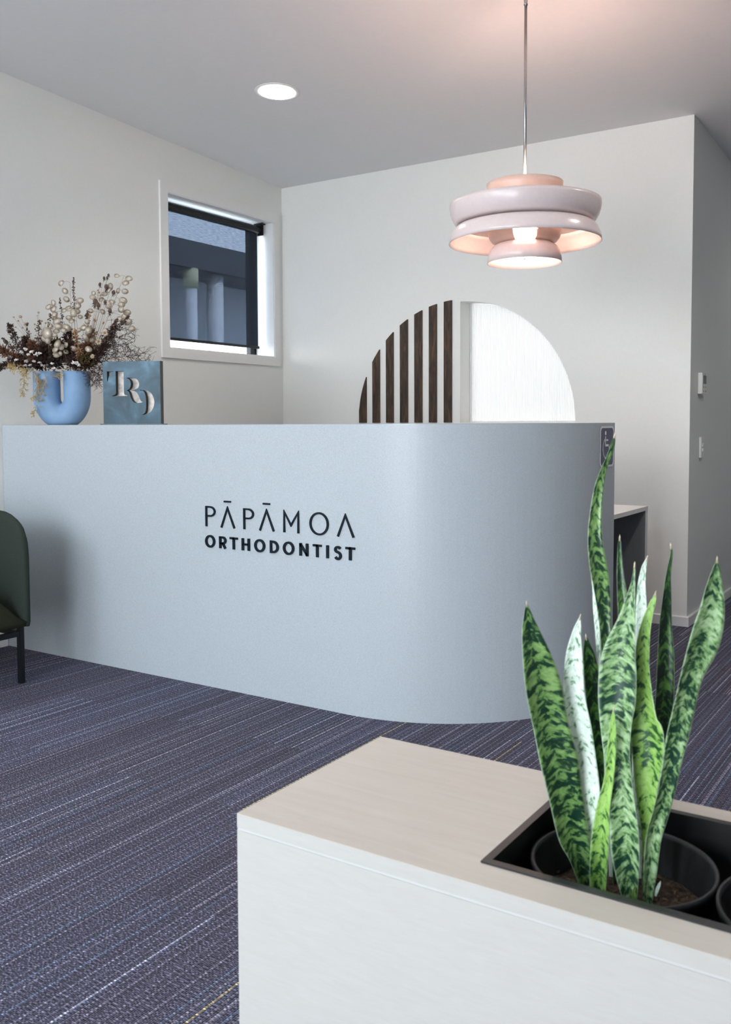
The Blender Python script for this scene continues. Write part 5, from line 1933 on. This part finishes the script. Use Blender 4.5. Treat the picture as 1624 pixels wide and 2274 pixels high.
statice('white statice spray at the lower left of the bouquet', 80, 800, 0.09, M_WHITE, ((66, 783, 5), (74, 776, 5), (88, 782, 6), (98, 788, 6), (104, 786, 4), (80, 788, 4), (54, 800, 4)))
statice('greyish statice spray hanging over the left rim', 84, 812, 0.095, M_GREYW, ((76, 803, 5), (74, 812, 5), (84, 811, 5), (93, 803, 4), (105, 806, 4), (110, 812, 4), (101, 824, 6)))
statice('small white statice sprig at the slot', 134, 812, 0.095, M_WHITE, ((132, 808, 3.5), (135, 818, 4.5), (131, 823, 4)))
statice('white statice sprig over the right rim', 183, 810, 0.09, M_WHITE, ((178, 806, 5), (186, 808, 6), (190, 812, 4)))
for lbl, hx, hy, r_, w_ in (('upper cream everlasting flower at the right', 243, 741, 9.5, 0.07), ('spiky cream everlasting flower below the upper one', 230, 760, 9.0, 0.08), ('small cream everlasting flower low at the right rim', 219, 793, 6.5, 0.10)):
    f = flower('everlasting_flower', lbl)
    c = dpx(hx, hy, w_)
    bs = bmesh.new()
    tube(bs, [root_at(hx)] + bez(dpx(mouth(hx), 818, 0.02), dpx((mouth(hx) + hx) / 2, (818 + hy) / 2, w_), c, 8), 0.001, 4)
    from_bm('stem', bs, M_STEM, f)
    bh = bmesh.new()
    for k in range(70):
        leaflet(bh, c, rdir(VN * 0.4, 1.0), rdir(), r_ * PXM * rnd.uniform(0.7, 1.1), r_ * PXM * 0.10)
    from_bm('petals', bh, M_CREAM, f)
    bh = bmesh.new()
    bmesh.ops.create_icosphere(bh, subdivisions=2, radius=r_ * PXM * 0.32, matrix=Matrix.Translation(c + VN * 0.004))
    from_bm('flower_centre', bh, M_STAR, f, smooth=True)


# straw-coloured fern hanging over the left rim
def fern(label, x0, pts_, seeds, w):
    f = flower('straw_fern', label)
    bs, bl_ = bmesh.new(), bmesh.new()
    main = [root_at(x0), dpx(x0, 822, 0.055)] + [dpx(a, b_, w) for a, b_ in pts_]
    tube(bs, main, [0.0014] * 2 + [0.0012 - 0.0008 * i / len(pts_) for i in range(len(pts_))], 4)
    mm = main[2:]
    for i in range(seeds):
        k = rnd.random() * (len(mm) - 1.01)
        i0 = int(k)
        p = mm[i0].lerp(mm[i0 + 1], k - i0)
        d = (mm[i0 + 1] - mm[i0]).normalized()
        q0 = p
        dd = rdir(d * 0.9, 0.8)
        prev = [q0]
        for s in range(3):
            dd = rdir(dd, 0.35)
            prev.append(prev[-1] + dd * PXM * rnd.uniform(2.5, 6.0))
        tube(bl_, prev, 0.0009, 3)
        for s in range(3):
            tube(bl_, [prev[2], prev[2] + rdir(dd, 0.8) * PXM * rnd.uniform(3, 6)], 0.0008, 3)
    from_bm('stem', bs, M_YEL, f)
    q_ = from_bm('fronds', bl_, M_YEL, f)
    q_['kind'] = 'stuff'


fern('straw yellow fern curling out to the left of the vase', 84, ((78, 818), (66, 822), (50, 818), (40, 815)), 46, 0.09)
fern('straw yellow fern hanging down beside the left arm', 80, ((72, 822), (69, 836), (66, 852), (63, 872)), 46, 0.085)
fern('straw yellow fern hanging across the front of the left arm', 92, ((90, 826), (96, 840), (101, 850), (95, 868), (88, 884)), 60, 0.088)
fern('fine straw fern trailing low and forward across the left arm', 112, ((113, 830), (116, 845), (108, 866), (100, 884), (92, 905), (86, 914)), 40, 0.090)
fern('fine straw fern crossing the slot of the vase', 122, ((126, 832), (136, 836), (144, 833)), 16, 0.090)


# curly dark twigs at the right
def twigs(label, x, y, w, n, sd):
    f = flower('wiry_twig', label)
    r2 = random.Random(sd)
    bs, bt = bmesh.new(), bmesh.new()
    base = [root_at(x)] + bez(dpx(mouth(x), 818, 0.02), dpx((mouth(x) + x) / 2, min(818, y) - 6, w), dpx(x, y, w), 6)
    tube(bs, base, [0.0014 - 0.0006 * i / len(base) for i in range(len(base))], 4)

    def walk(p, d, L_, depth):
        pts = [p]
        for s in range(6):
            d = (d + Vector((r2.gauss(0, .5), r2.gauss(0, .4), r2.gauss(0, .5))) * 0.62).normalized()
            pts.append(pts[-1] + d * L_ / 6)
            if depth > 0 and r2.random() < 0.62:
                walk(pts[-1], (d + Vector((r2.gauss(0, 1), r2.gauss(0, 1), r2.gauss(0, 1))) * 0.8).normalized(), L_ * 0.62, depth - 1)
        tube(bt, pts, 0.0007 + 0.0002 * depth, 3)
    for i in range(n):
        k = 2 + r2.random() * (len(base) - 3.01)
        i0 = int(k)
        p = base[i0].lerp(base[i0 + 1], k - i0)
        d = (base[i0 + 1] - base[i0]).normalized()
        walk(p, (d + Vector((r2.gauss(0, .5), r2.gauss(0, .5), r2.gauss(0, .5)))).normalized(), PXM * r2.uniform(28, 52), 2)
    from_bm('stem', bs, M_TWIG, f)
    q_ = from_bm('twiglets', bt, M_TWIG, f)
    q_['kind'] = 'stuff'


twigs('wiry dark twigs spreading right above the initials board', 284, 762, 0.0, 17, 5)
twigs('wiry dark twigs level with the vase rim at right', 292, 792, 0.01, 17, 6)
twigs('wiry dark twigs hanging below the rim between vase and board', 216, 838, 0.03, 15, 8)
twigs('wiry dark twigs poking up at the far right of the bouquet', 262, 748, -0.02, 9, 9)
